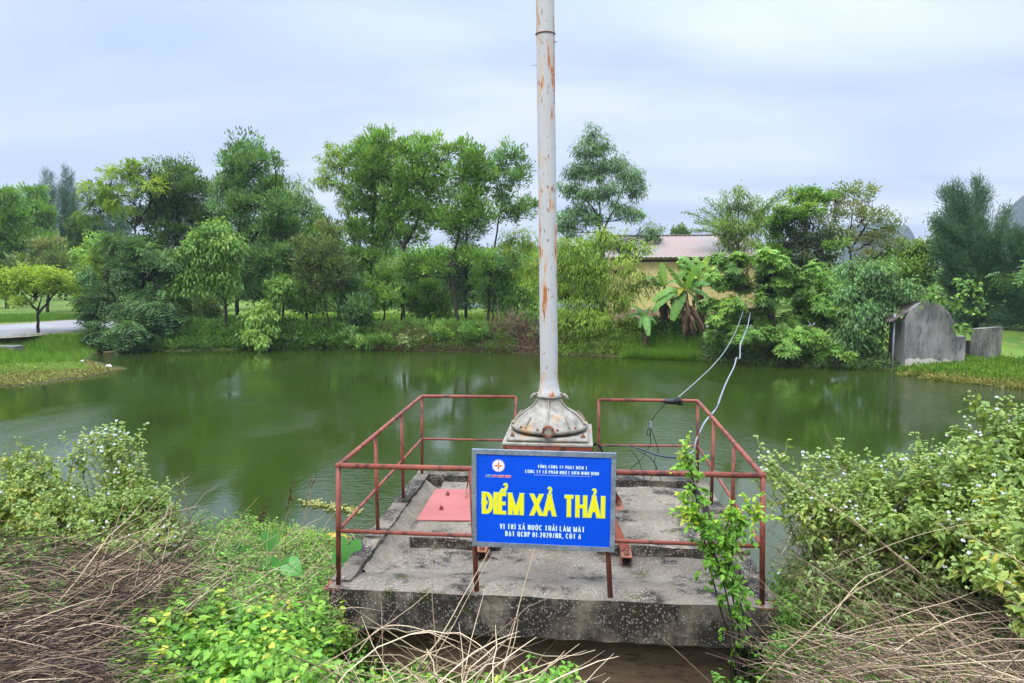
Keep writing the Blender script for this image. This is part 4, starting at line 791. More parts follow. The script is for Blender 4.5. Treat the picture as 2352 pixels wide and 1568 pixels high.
T('sparse brownish tree with bare twigs showing against the sky', 'tree', 29, [[(1965, 790), (1960, 650), (1950, 560), (1960, 470)], [(1950, 580), (2000, 500), (2040, 470)], [(1950, 570), (1915, 500), (1920, 440)]],
  [(1960, 435, 36, 20), (1930, 455, 36, 24), (1990, 450, 34, 22), (1920, 490, 40, 26), (1980, 490, 50, 28), (2030, 500, 34, 24), (2060, 520, 26, 20), (1950, 540, 50, 28), (2010, 545, 50, 26), (2050, 560, 34, 22), (2000, 590, 60, 24)], 'brown', 'up', dens=4.4, L=.12, Wd=.045, tr=.11, var0=.72, per=36)
T('yellow-green feathery tree filling the gap before the casuarina', 'tree', 28.5, [[(2090, 800), (2095, 680), (2090, 600)]],
  [(2090, 570, 60, 26), (2130, 560, 40, 24), (2160, 520, 26, 18), (2060, 610, 50, 24), (2110, 610, 44, 26), (2140, 590, 30, 24), (2090, 640, 60, 26), (2050, 650, 40, 24), (2130, 640, 30, 22)], 'yellow', 'droop', dens=6, L=.13, Wd=.04, tr=.10, var0=.28)
T('huge rounded shrub with palm-shaped leaves hanging over the right shore', 'shrub', 20.6, [[(1790, 825), (1780, 740), (1740, 660)], [(1800, 825), (1830, 720), (1860, 650)], [(1810, 825), (1920, 730), (1960, 660)]],
  [(1700, 600, 60, 26), (1780, 610, 60, 28), (1680, 650, 60, 34), (1760, 660, 70, 40), (1850, 660, 60, 34), (1680, 710, 55, 40), (1760, 720, 70, 44), (1840, 720, 70, 44), (1660, 770, 40, 34), (1720, 775, 60, 36, -.5), (1800, 780, 60, 36, -.6), (1870, 780, 50, 34, -.5), (1900, 700, 50, 40), (1880, 640, 44, 24)], 'cass', 'palm', dens=11, L=.15, Wd=.045, tr=.09, var0=.5, csize=.30, per=63, name='shrub', vvar=.15)
T('grey-green bushy shrub between the palm-leaved shrub and the old shed', 'shrub', 20.2, [[(1960, 830), (1970, 760), (1990, 680)], [(1965, 830), (2010, 740), (2040, 660)]],
  [(1960, 620, 50, 26), (2020, 620, 50, 26), (1950, 670, 50, 36), (2020, 670, 56, 34), (1970, 720, 56, 36), (2030, 720, 40, 34), (1960, 775, 50, 34), (2010, 775, 40, 36), (2090, 660, 40, 24), (2060, 690, 40, 24)], 'grey', 'droop', dens=7.5, L=.13, Wd=.045, tr=.07, var0=.42, name='shrub')
T('bright palm-leaved sprig dipping toward the water below the great shrub', 'shrub', 19.3, [[(1930, 838), (1925, 825), (1915, 815)]],
  [(1910, 818, 24, 12, -.2), (1945, 822, 22, 13, -.2), (1925, 805, 22, 12)], 'fresh', 'palm', dens=18, L=.15, Wd=.045, tr=.02, var0=.55, csize=.16, per=42, name='shrub', base_z=-1.0)
# casuarinas, right: many fine drooping needles on ascending branches
def casuarina(label, Y, base, tips, n=2600, L=.32, var0=.4, tr=.14, low=None, group=None):
    b = A(base[0], base[1], Y); gz = float(H(b[0], b[1])); r = empty('casuarina_tree', (b[0], b[1], gz), label=label, cat='tree', group=group); g = Geo(); gl = Geo()
    zz = [A(px, py, Y)[2] for px, py in tips]; tp = A(np.mean([t[0] for t in tips]), min(t[1] for t in tips)+60, Y); tubes(g, curve3((b[0], b[1], gz-.1), tp, 0, 10, .04)[0], np.linspace(tr, .03, 10), 8, var=.3)
    for px, py in tips:
        e_ = A(px, py, Y+rng.uniform(-1.6, 1.6)); f0 = rng.uniform(.05, .6); s_ = np.array([b[0], b[1], gz])*(1-f0)+tp*f0; s_[2] = min(s_[2], e_[2]-.2) if e_[2] > gz+.8 else e_[2]+.3
        P = curve3(s_, e_, .12*np.linalg.norm(e_-s_)*rng.uniform(-.3, 1), 12)[0]; tubes(g, P, np.linspace(.035, .006, 12), 4, var=.25)
        ln = np.linalg.norm(e_-s_); m_ = int(n*max(.5, ln/3)); k = rng.integers(1, 11, m_); f = rnd(m_)[:, None]; q = P[k]*(1-f)+P[k+1]*f
        q = q+rng.normal(0, 1, (m_, 3))*(.34*(1-.65*k/11))[:, None]; ax = unit(e_-s_); D = unit(ax*.75+rng.normal(0, .35, (m_, 3))+[0, 0, -.1]); leaves(gl, q, D, rng.normal(0, 1, (m_, 3)), L*rnd(m_, .5, 1.2), .022, var0+rng.normal(0, .13, m_)+.12*(k/11))
    part(g, 'trunk', M_bark, r, True); part(gl, 'crown', LM['needle'], r); return r
def tipset(xs_, y0, y1, n): return [(rng.uniform(*xs_), rng.uniform(y0, y1)) for _ in range(n)]
casuarina('big soft casuarina filling the right edge behind the low wall block', 27.5, (2240, 800), [(2170, 440), (2195, 425), (2215, 450), (2245, 412), (2262, 440), (2150, 500), (2180, 480), (2160, 540), (2150, 580), (2310, 480)]+tipset((2150, 2310), 510, 740, 46), n=1900, var0=.5)
casuarina('second casuarina overlapping the first at the frame edge', 26.2, (2370, 810), [(2335, 530), (2395, 450), (2400, 430), (2320, 540), (2410, 440), (2440, 470)]+tipset((2290, 2500), 540, 740, 46), n=1900, var0=.42)
casuarina('dark wispy casuarina on the far left skyline, taller of two', 52, (155, 740), [(150, 385), (165, 398), (140, 420), (175, 430), (160, 410)]+tipset((135, 195), 430, 680, 16), n=520, L=.5, var0=.3, group=None)
casuarina('pale wispy casuarina on the far left skyline, shorter of two', 54, (115, 740), [(105, 393), (118, 402), (95, 425), (128, 430)]+tipset((80, 150), 430, 680, 14), n=420, L=.5, var0=.4)
# left background trees
T('bushy dark green tree at the far left edge of the picture', 'tree', 40, [[(20, 745), (15, 600), (10, 480)]],
  [(10, 450, 34, 24), (-20, 480, 40, 40), (30, 490, 36, 34), (10, 540, 50, 40), (50, 560, 34, 34), (-40, 560, 50, 50), (20, 600, 50, 34), (-20, 640, 50, 40)], 'mid', 'up', dens=3.2, L=.24, Wd=.08, csize=.5, tr=.2, var0=.42, name='tree')
T('light green tree behind the dark left-edge tree', 'tree', 50, [[(85, 745), (80, 600), (80, 480)]], [(75, 445, 26, 22), (60, 480, 34, 28), (95, 490, 34, 30), (70, 540, 50, 40), (100, 560, 40, 40)], 'mid', 'up', dens=2.6, L=.28, Wd=.08, csize=.6, tr=.2, var0=.5)
T('low dull brown-leaved tree behind the road at the left', 'tree', 36, [[(110, 745), (110, 680), (105, 620)]], [(110, 570, 46, 20), (70, 600, 46, 24), (140, 600, 46, 26), (100, 630, 60, 24), (180, 640, 34, 30), (150, 660, 50, 30)], 'brown', 'up', dens=3.6, L=.2, Wd=.08, csize=.45, tr=.15, var0=.5)
T('small round dark evergreen behind the yellow-green tree', 'tree', 42, [[(186, 740), (186, 600), (185, 560)]], [(185, 515, 22, 18), (178, 540, 24, 20), (195, 540, 22, 20), (186, 565, 24, 16), (186, 600, 26, 30)], 'dark', 'up', dens=5.5, L=.2, Wd=.08, csize=.35, tr=.1, var0=.35)
T('hazy grey-green tree on the skyline left of the dark round crown', 'tree', 55, [[(255, 740), (255, 600), (250, 500)]], [(250, 490, 40, 22), (225, 530, 34, 34), (275, 520, 34, 34), (250, 570, 60, 40), (215, 600, 40, 40)], 'needle', 'up', dens=2.4, L=.3, Wd=.06, csize=.6, tr=.2, var0=.5)
T('yellowish leafy tree between the round dark crown and the lawn', 'tree', 31, [[(225, 760), (225, 680), (235, 600)]], [(230, 560, 40, 22), (200, 590, 34, 26), (260, 600, 40, 30), (215, 640, 44, 34), (265, 660, 40, 34), (195, 690, 34, 30)], 'mid', 'flat', dens=4, L=.17, Wd=.06, csize=.35, tr=.1, var0=.72)
for i, (x, y0, dx, lf, v, lab) in enumerate([(470, 560, 60, 'mid', .4, 'mid-green tree glimpsed behind the bright hanging tree'), (620, 560, 60, 'dark', .5, 'dark tree glimpsed behind the tall layered tree'), (735, 500, 46, 'fresh', .3, 'pale green tree seen through the gap left of the slender tree'), (800, 590, 60, 'mid', .5, 'shaded tree behind the trunks of the central clump'), (1000, 580, 70, 'mid', .35, 'leafy tree behind the forked tree and the conifer'), (900, 610, 60, 'dark', .6, 'dark leafy tree behind the forked trunk'), (1170, 600, 60, 'fresh', .25, 'green tree behind the twin-stemmed tree')]):
    T(lab, 'tree', 38+2.3*(i % 3), [[(x, 742), (x+4, 660), (x, y0)]], [(x+a*dx, y0+b*60+20, dx*.55, 34) for a, b in ((0, 0), (-.7, .5), (.6, .6), (0, 1), (-.5, 1.3), (.6, 1.5))], lf, 'up', dens=5.2, L=.2, Wd=.07, csize=.45, tr=.12, var0=v, per=40)
T('tiny tree crown peeking over the warehouse ridge', 'tree', 70, [[(1564, 640), (1564, 580), (1564, 540)]], [(1564, 530, 14, 9), (1558, 535, 10, 8), (1571, 535, 10, 8)], 'dark', 'up', dens=6, L=.25, Wd=.09, csize=.4, tr=.12, var0=.6)

for i, (x, y, dx, hh, Y, lf, st_, v, lab) in enumerate([(650, 560, 50, 70, 27.5, 'mid', 'up', .6, 'leafy tree filling the space right of the tall layered tree'), (600, 640, 50, 50, 26, 'grey', 'up', .5, 'grey-green tree under the tall layered crown'), (700, 680, 45, 40, 26.5, 'mid', 'up', .45, 'low leafy tree behind the purplish tree'),
  (815, 690, 34, 50, 24.6, 'grey', 'up', .45, 'grey-green shrubby tree at the bank between the dark trunks'), (880, 660, 40, 45, 25.5, 'mid', 'up', .55, 'young green tree left of the forked trunk'), (985, 690, 46, 40, 27, 'fresh', 'up', .35, 'bushy green tree behind the forked trunk'), (1140, 640, 44, 50, 27, 'mid', 'up', .5, 'leafy tree under the airy grey-green crown'),
  (1200, 700, 40, 45, 27, 'mid', 'droop', .5, 'green tree low beside the white tube'), (450, 700, 50, 50, 27, 'dark', 'up', .6, 'dark tree under the bright hanging crown'), (370, 660, 50, 60, 27, 'mid', 'up', .45, 'green tree right of the drooping dark tree'), (1530, 760, 60, 26, 23.4, 'fresh', 'up', .2, 'dark green broad-leaved bush at the foot of the banana plants'), (1600, 620, 40, 36, 24, 'cass', 'palm', .6, 'palm-leaved bush behind the upright banana leaves')]):
    T(lab, 'tree', Y, [[(x, 775), (x+4, y+60), (x, y)]], [(x+a*dx, y+b*hh, dx*.6, hh*.55) for a, b in ((0, -.6), (-.7, 0), (.6, .1), (0, .4), (-.5, .6), (.6, .6))], lf, st_, dens=7.5, L=.15, Wd=.05, csize=.33, tr=.09, var0=v, per=49 if st_ == 'palm' else 44)

for i, (x, y, rx, ry, lf, st_, v, lab) in enumerate([(262, 790, 34, 20, 'grey', 'droop', .4, 'dark low bush under the drooping tree'), (430, 775, 44, 26, 'mid', 'up', .35, 'dark green bush on the bank under the bright hanging crown'), (515, 785, 34, 20, 'mid', 'up', .5, 'low green bush left of the bright sapling'), (665, 785, 40, 22, 'fresh', 'flat', .2, 'glossy dark green bush right of the bright sapling'),
   (735, 782, 44, 24, 'fresh', 'flat', .3, 'broad green bush under the purplish tree'), (805, 775, 30, 34, 'grey', 'up', .6, 'upright grey-green bush at the water below the slender tree'), (865, 780, 36, 26, 'mid', 'up', .5, 'green bush below the tallest tree'), (950, 775, 40, 28, 'brown', 'droop', .7, 'brownish thin bush left of the leaning trunk'), (1010, 765, 34, 32, 'mid', 'up', .55, 'green bush at the foot of the leaning trunk'), (1095, 760, 34, 26, 'mid', 'up', .4, 'dark bush between the leaning trunk and the twin stems'), (1225, 770, 26, 34, 'brown', 'droop', .6, 'thin brown bush just left of the white tube')]):
    T(lab, 'bush', 23.7+.12*(i % 3), [[(x, y+18), (x+2, y-4)], [(x+3, y+18), (x+10, y-6)]], [(x-rx*.5, y+8, rx*.6, ry*.6), (x+rx*.5, y+7, rx*.6, ry*.6), (x, y-ry*.2, rx*.5, ry*.5)], lf, st_, dens=12, L=.13, Wd=.05, csize=.2, tr=.03, var0=v, per=34, name='bush')
# wood far behind: one mass nobody could count
g = Geo()
n = 2300; cx = rnd(n, -48, 16); cy = rnd(n, 56, 66); cz = rnd(n)**.7*(4.4+1.0*fnoise(cx, 0*cx, .35, 9)); ci = np.repeat(np.arange(n), 34); o = dirs(n*34)
P = np.stack([cx, cy, cz-.2], 1)[ci]+o*rnd(n*34, .2, 1.0)[:, None]; leaves(g, P, unit(o+[0, 0, .3]), dirs(n*34)+[0, 0, .8], .34, .14, .42+.12*rng.normal(0, 1, n)[ci]+rng.normal(0, .1, n*34)); tag(g.build('distant_wood', LM['mid']), 'dark green wood seen between the trunks beyond the road', 'wood', kind='stuff')
g = Geo()
n = 900; cx = rnd(n, 12, 60); cy = rnd(n, 40, 48); cz = rnd(n)**.7*(3.0+1.0*fnoise(cx, 0*cx, .35, 19)); ci = np.repeat(np.arange(n), 30); o = dirs(n*30)
P = np.stack([cx, cy, cz-.2], 1)[ci]+o*rnd(n*30, .2, .9)[:, None]; leaves(g, P, unit(o+[0, 0, .3]), dirs(n*30)+[0, 0, .8], .28, .11, .5+.12*rng.normal(0, 1, n)[ci]+rng.normal(0, .1, n*30)); tag(g.build('distant_wood', LM['mid']), 'green wood behind the shed and the casuarinas', 'wood', kind='stuff')
# ------------------------------------------------------------------ far bank cover
FS = np.array(fs)
def shore_pts(px0, px1, n, d0, d1):
    """random points landward of the far shoreline between two photo columns"""
    cols = np.array([ (ray(1, 1), 0)[1] for _ in FS]); pr = []
    for p in FS:
        d = np.array([p[0], p[1], WATER])-CAM; pr.append(1176+FP*(d@Rv)/(d@Fv))
    pr = np.array(pr); seg = []
    for i in range(len(FS)-1):
        a, b = pr[i], pr[i+1]
        if max(a, b) > px0 and min(a, b) < px1 and b > a: seg.append((i, np.linalg.norm(FS[i+1]-FS[i]), max(0, (px0-a)/(b-a)), min(1, (px1-a)/(b-a))))
    wts = np.array([l*(t1-t0) for _, l, t0, t1 in seg]); k = rng.choice(len(seg), n, p=wts/wts.sum()); out = np.zeros((n, 2)); off = rnd(n, d0, d1)
    for j in range(n):
        i, l, t0, t1 = seg[k[j]]; t = rng.uniform(t0, t1); a, b = FS[i], FS[i+1]; e_ = (b-a)/l; nn = np.array([-e_[1], e_[0]]); out[j] = a+(b-a)*t+nn*off[j]
    return out, off
def cover(name, px0, px1, n, d0, d1, h, leaf, L, Wd, var0, per=26, style='up', label='', cat='undergrowth', spread=.22, hn=1.0, lean=0.):
    g = Geo(); Pq, off = shore_pts(px0, px1, n, d0, d1); z = H(Pq[:, 0], Pq[:, 1]); z = np.maximum(z, WATER-.02)
    hh = h*(1+.45*np.clip(fnoise(Pq[:, 0], Pq[:, 1]*.6, 2.6, 31), -1.2, 1.2))*rnd(n)**.6*np.clip(.35+(off-d0)/(.8), .2, 1)
    C = np.stack([Pq[:, 0], Pq[:, 1], z+hh], 1); ci = np.repeat(np.arange(n), per); o = dirs(n*per); P = C[ci]+o*rnd(n*per)[:, None]**.6*spread
    D = unit(o*.8+np.array([0, -lean, {'up': .6, 'droop': -.5, 'flat': .1}[style]])+rng.normal(0, .3, o.shape)); P[:, 2] = np.maximum(P[:, 2], WATER+.01)
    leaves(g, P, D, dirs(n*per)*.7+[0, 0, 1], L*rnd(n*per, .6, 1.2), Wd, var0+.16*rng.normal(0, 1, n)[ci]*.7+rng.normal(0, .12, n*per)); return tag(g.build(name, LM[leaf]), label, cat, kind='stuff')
cover('bank_undergrowth', 300, 560, 1300, .05, 2.0, .34, 'mid', .16, .06, .42, label='low dark green creeping weeds along the left part of the far bank')
cover('bank_undergrowth', 540, 860, 1500, -.05, 1.8, .30, 'fresh', .14, .07, .28, label='rounded dark green creeper mounds below the bright sapling')
cover('bank_undergrowth', 830, 1180, 1000, .0, 1.6, .28, 'mid', .16, .05, .42, label='mixed green weeds below the forked tree')
cover('dead_bank_weeds', 830, 1250, 900, -.05, .9, .40, 'deadleaf', .14, .022, .62, label='dry brown weeds hanging over the central bank', style='droop')
cover('bank_undergrowth', 1240, 1480, 900, .0, 1.8, .5, 'bamboo', .13, .03, .25, label='shaded bamboo shoots at the foot of the thicket', style='droop')
cover('bank_undergrowth', 1420, 1640, 800, .6, 2.0, .5, 'fresh', .12, .08, .12, label='dark green broad weeds below the banana plants')
cover('reed_grass', 1440, 1600, 2400, -.55, .75, .12, 'grass', .32, .018, .50, per=10, spread=.12, label='bright green grass tongue at the waterline below the banana plants', cat='grass')
cover('bank_undergrowth', 1600, 2090, 900, .0, 1.6, .3, 'dark', .12, .05, .6, label='shaded weeds under the great palm-leaved shrub', style='droop')
cover('bank_grass', 2090, 2700, 3200, -.35, 3.2, .13, 'grass', .13, .045, .55, per=16, spread=.16, label='bright green weeds round the shed and the wall block', cat='weeds')
cover('shore_weed', 2120, 2700, 800, -.9, .15, .05, 'algae', .08, .04, .55, per=14, spread=.16, label='yellowish floating weed fringing the right shore', cat='weed')
# left peninsula
def region(poly, n, zoff=0.0, hmax=None):
    """random ground points seen inside a photo polygon, spread evenly over the ground"""
    poly = np.array(poly, float); out = []
    x0, y0 = poly.min(0); x1, y1 = poly.max(0); tot = 0
    while tot < n:
        m_ = n*3; px = rng.uniform(x0, x1, m_); py = rng.uniform(y0, y1, m_); ins = np.zeros(m_, bool)
        for i in range(len(poly)):
            (ax, ay), (bx, by) = poly[i], poly[(i+1) % len(poly)]; c = ((ay > py) != (by > py)) & (px < (bx-ax)*(py-ay)/((by-ay) or 1e-9)+ax); ins ^= c
        px, py = px[ins], py[ins]; d = ray(px, py); t = np.full(len(px), 1.5); z0 = None
        for _ in range(60):
            P = CAM+d*t[:, None]; gap = P[:, 2]-np.maximum(H(P[:, 0], P[:, 1]), WATER)-zoff; t = t+np.clip(gap*1.2, -.3, .9)
        P = CAM+d*t[:, None]; ok = np.abs(gap) < .08; P = P[ok]; out.append(P); tot += len(P)
        if not len(P): break
    P = np.concatenate(out)[:n]; P[:, 2] = np.maximum(H(P[:, 0], P[:, 1]), WATER); return P
def blades(name, P, Lr, w, leaf, var0, label, cat='grass', tilt=.35, per=1, kind='stuff', vv=.14):
    g = Geo(); n = len(P); ci = np.repeat(np.arange(n), per); Q = P[ci]+rng.normal(0, .05, (n*per, 3))*[1, 1, 0]; D = unit(rng.normal(0, tilt, Q.shape)+[0, 0, 1])
    leaves(g, Q, D, dirs(len(Q))+[0, 0, .001], rnd(len(Q), *Lr), w, var0+rng.normal(0, vv, len(Q))); return tag(g.build(name, LM[leaf]), label, cat, kind=kind)
blades('meadow_grass', region([(-300, 795), (70, 776), (190, 772), (235, 800), (180, 835), (-300, 850)], 9000), (.10, .32), .02, 'grass', .55, 'lush green grass on the left point', per=3)
blades('meadow_grass', region([(-300, 820), (60, 812), (190, 835), (200, 850), (-300, 870)], 5000), (.06, .16), .04, 'fresh', .75, 'yellow-green herbs near the tip of the left point', cat='herbs', per=3, tilt=.7)
P_ = region([(-300, 850), (100, 838), (190, 828), (260, 845), (285, 848), (240, 858), (60, 882), (-300, 900)], 9000); P_[:, 2] = np.maximum(P_[:, 2], WATER)+.01
blades('floating_weed', P_, (.03, .11), .035, 'algae', .5, 'yellow-brown floating weed mat at the tip of the left point', cat='weed', tilt=1.2, per=2, vv=.25)
blades('meadow_grass', region([(-300, 700), (250, 715), (190, 732), (-300, 756)], 9000), (.12, .30), .025, 'grass', .42, 'rough grass on the verge beyond the road at the left', per=3)
blades('meadow_grass', region([(400, 690), (1300, 695), (1300, 738), (400, 742)], 9000), (.10, .25), .03, 'grass', .68, 'sunlit lawn beyond the road between the trunks', per=2)
blades('meadow_grass', region([(300, 760), (1250, 750), (1250, 790), (300, 795)], 7000), (.10, .3), .03, 'grass', .35, 'rough grass between the road and the far bank', per=2)
# dead brush piles by the tube
def brush(label, Y, cx, cy, w, h, n, var=.45):
    c = A(cx, cy, Y); r = empty('brush_pile', (c[0], c[1], -.6), label=label, cat='brush pile'); g = Geo(); s = ((c-CAM)@Fv)/FP
    a = c+rng.normal(0, .5, (n, 3))*[w*s*.7, .5, h*s*.7]; D = unit(rng.normal(0, 1, (n, 3))+[0, -.2, .15]); ln = rnd(n, .3, 1.2)[:, None]; tubes(g, curve3(a, a+D*ln, rng.normal(0, .08, n), 6, .015), np.linspace(.012, .003, 6)[None].repeat(n, 0), 3, var=var+rng.normal(0, .15, n)); part(g, 'twigs', M_straw, r)
brush('tangle of dead brown branches on the bank left of the white tube', 24.0, 1180, 765, 75, 45, 620, .38)
brush('bare grey sticks drooping into the water behind the white tube', 23.3, 1260, 800, 60, 16, 160, .6)
brush('dead brown twigs at the foot of the bamboo thicket', 23.6, 1380, 790, 70, 24, 260, .4)
# ------------------------------------------------------------------ banana plants
def banana(label, Y, base, crown_, tips, group='banana plants below the warehouse', dead=8, trunk_r=.11, wid=.32, size=1.):
    b = A(base[0], base[1], Y); gz = float(H(b[0], b[1])); c = A(crown_[0], crown_[1], Y); r = empty('banana_plant', (b[0], b[1], gz), label=label, cat='banana plant', group=group)
    g = Geo(); tubes(g, [(b[0], b[1], gz-.1), (b[0]*.5+c[0]*.5, c[1], (gz+c[2])/2), c], [trunk_r*1.2, trunk_r, trunk_r*.5], 10, var=.4); part(g, 'stem', M_bark, r, True)
    for tp in tips:
        px, py = tp[:2]; v = tp[2] if len(tp) > 2 else .5; up = tp[3] if len(tp) > 3 else .25
        e_ = A(px, py, Y+rng.uniform(-.7, .3)); ln = np.linalg.norm(e_-c); P = curve3(c, e_, up*ln, 18)[0]; g = Geo(); T_ = np.gradient(P, axis=0); T_ = unit(T_); sd = unit(np.cross(T_, [0, -.35, 1.])); sd = unit(sd+rng.normal(0, .15, 3)); up_ = np.cross(sd, T_)
        w = wid*size*np.sin(np.linspace(.12, 1, 18)*math.pi*.93)**.7*min(1, ln/1.6+.25)
        tubes(g, P, np.linspace(.022, .006, 18), 5, var=min(1, v+.25))
        for sgn in (-1, 1):
            k = 4; tear = 0
            for i in range(2, 17):
                if rng.random() < .35: tear = rng.uniform(.05, .35)
                a0 = P[i]; a1 = P[i+1]; dr = .35+rng.uniform(-.1, .25)+tear*.5; sh_ = T_[i]*rng.uniform(.08, .2)
                o0 = a0+(sd[i]*sgn+sh_)*w[i]-np.array([0, 0, 1])*w[i]*dr*.7; o1 = a1+(sd[i+1]*sgn+sh_)*w[min(17, i+1)]-np.array([0, 0, 1])*w[min(17, i+1)]*dr*.7; sk = (o1-o0)*(tear*.35)
                m0 = (a0+o0)/2+up_[i]*w[i]*.12; m1 = (a1+o1)/2+up_[i]*w[i]*.12
                g.add([a0, m0, o0+sk, a1, m1, o1-sk], None, [(0, 1, 4, 3), (1, 2, 5, 4)], np.clip(v+rng.normal(0, .07), 0, 1)); tear *= .5
        part(g, 'leaf', LM['banana'], r)
    for i in range(dead):
        a = c+np.array([rng.normal(0, .10), -abs(rng.normal(0, .1)), -rng.uniform(0, (c[2]-gz)*.45)]); e_ = a+np.array([rng.normal(0, .3), -abs(rng.normal(0, .15)), -rng.uniform(.6, 1.2)]); e_[2] = max(e_[2], gz+.05); g = Geo(); P = curve3(a, e_, .12, 8)[0]; w = .16*np.sin(np.linspace(.1, 1, 8)*3.0)+.02
        sd = np.array([rng.uniform(.6, 1), rng.uniform(-.6, .3), 0]); V = np.concatenate([P-sd*w[:, None]/2+rng.normal(0, .02, P.shape), P+[0, -.05, 0], P+sd*w[:, None]/2+rng.normal(0, .02, P.shape)]); g.add(V, None, [(j, j+1, 8+j+1, 8+j) for j in range(7)]+[(8+j, 8+j+1, 16+j+1, 16+j) for j in range(7)], .5+rng.normal(0, .25)); part(g, 'dead_leaf', LM['deadleaf'], r)
banana('banana plant with one yellow leaf and a skirt of dead leaves', 22.6, (1588, 790), (1575, 670), [(1544, 735, .6), (1609, 714, .55), (1500, 716, .55), (1645, 705, .6), (1498, 692, .7), (1557, 676, 1.0, .5), (1596, 612, .75, .05), (1536, 613, .4, .05), (1654, 661, .3), (1530, 690, .3)], dead=16, wid=.25)
banana('banana plant with upright fresh leaves behind the yellow-leaved one', 23.6, (1612, 785), (1608, 655), [(1626, 586, .8, .05), (1652, 602, .85, .1), (1557, 592, .6, .3), (1640, 640, .6), (1580, 600, .5, .1), (1612, 600, .4, .05), (1600, 690, .4)], dead=6, wid=.23)
banana('small banana plant with torn leaves left of the yellow-leaved one', 23.2, (1530, 785), (1526, 660), [(1521, 602, .7, .05), (1480, 640, .5), (1492, 660, .6), (1560, 650, .4), (1510, 620, .4, .1), (1470, 660, .6)], dead=6, wid=.21)
banana('low shaded banana plant at the edge of the bamboo thicket', 22.3, (1485, 790), (1480, 728), [(1448, 703, .35), (1440, 730, .2), (1469, 752, .3), (1500, 704, .3), (1508, 742, .3), (1490, 770, .5), (1462, 712, .15)], dead=1, wid=.20)
# ------------------------------------------------------------------ warehouse
def warehouse():
    Y0 = 33.; el = A(1390, 591, Y0); er = A(1765, 595, Y0); rl = A(1400, 540, Y0+5); rr_ = A(1752, 541, Y0+5); zl = el[2]; zr_ = (rl[2]+rr_[2])/2
    x0, x1 = el[0], er[0]; r = empty('warehouse', ((x0+x1)/2, Y0+3, -.3), label='ochre warehouse with faded corrugated tin roof behind the banana plants', cat='warehouse')
    M = m_simple('ochre_plaster', (.58, .46, .20), (.66, .54, .26), .8, .9, (.40, .28, .12), (1, 1, 1), .003)
    g = Geo(); box(g, ((x0+x1)/2, Y0+5, (zl-.25-.4)/2), (x1-x0-1.0, 9.2, zl+.4+.15)); 
    xa, xb = x0+.5, x1-.5; g.add([(xb, Y0+.4, zl-.1), (xb, Y0+9.6, zl-.1), (xb, Y0+5, zr_-.12), (xa, Y0+.4, zl-.1), (xa, Y0+9.6, zl-.1), (xa, Y0+5, zr_-.12)], [(0, 1, 2), (3, 5, 4)]); part(g, 'wall', M, r)
    MT, t, b = mat('faded_tin', .7, .2, .0); n1 = noise(t, .35, 4, .6, (1, .5, 1)); n2 = noise(t, 4, 6, .7, (2.5, .5, 1)); c = mixc(t, ramp(t, n1, [(.42, 0.), (.6, 1.)]), (.31, .235, .205), (.27, .27, .26)); c = mixc(t, ramp(t, n2, [(.60, 0.), (.68, .8)]), c, (.32, .16, .11)); t.links.new(c, b.inputs['Base Color'])
    for side in (0, 1):
        g = Geo(); n = int((x1-x0)/.065); xx = np.linspace(x0, x1, n); zc_ = .018*np.sin(xx*2*math.pi/.26); a = np.stack([xx, np.full(n, Y0-.1 if side == 0 else Y0+10.1), zl+zc_], 1); m_ = np.stack([xx, np.full(n, Y0+5.), zr_+zc_], 1)
        V = np.concatenate([a, m_]); g.add(V, None, [(i, i+1, n+i+1, n+i) for i in range(n-1)]); part(g, 'roof', MT, r)
    g = Geo(); box(g, ((x0+x1)/2, Y0+5, zr_+.03), (x1-x0, .4, .05)); part(g, 'ridge_cap', MT, r)
    g = Geo(); box(g, ((x0+x1)/2, Y0+.38, zl-.19), (x1-x0-.9, .06, .12)); part(g, 'eave_beam', flat('shadowed_timber', (.05, .035, .025), .9), r)  # dark brown beam along the eaves
warehouse()
g = Geo(); c = Go(1560, 860, -.3); a = A(1395, 700, 28.5); b = A(1760, 700, 28.5); box(g, ((a[0]+b[0])/2, 28.5, .05), (b[0]-a[0], .2, .9)); tag(g.build('garden_wall', m_simple('grimy_plaster', (.22, .15, .09), (.32, .24, .15), 1.2, .9, (.07, .05, .035), (1, 1, .5))), 'grimy brown plaster wall behind the banana stems', 'wall')
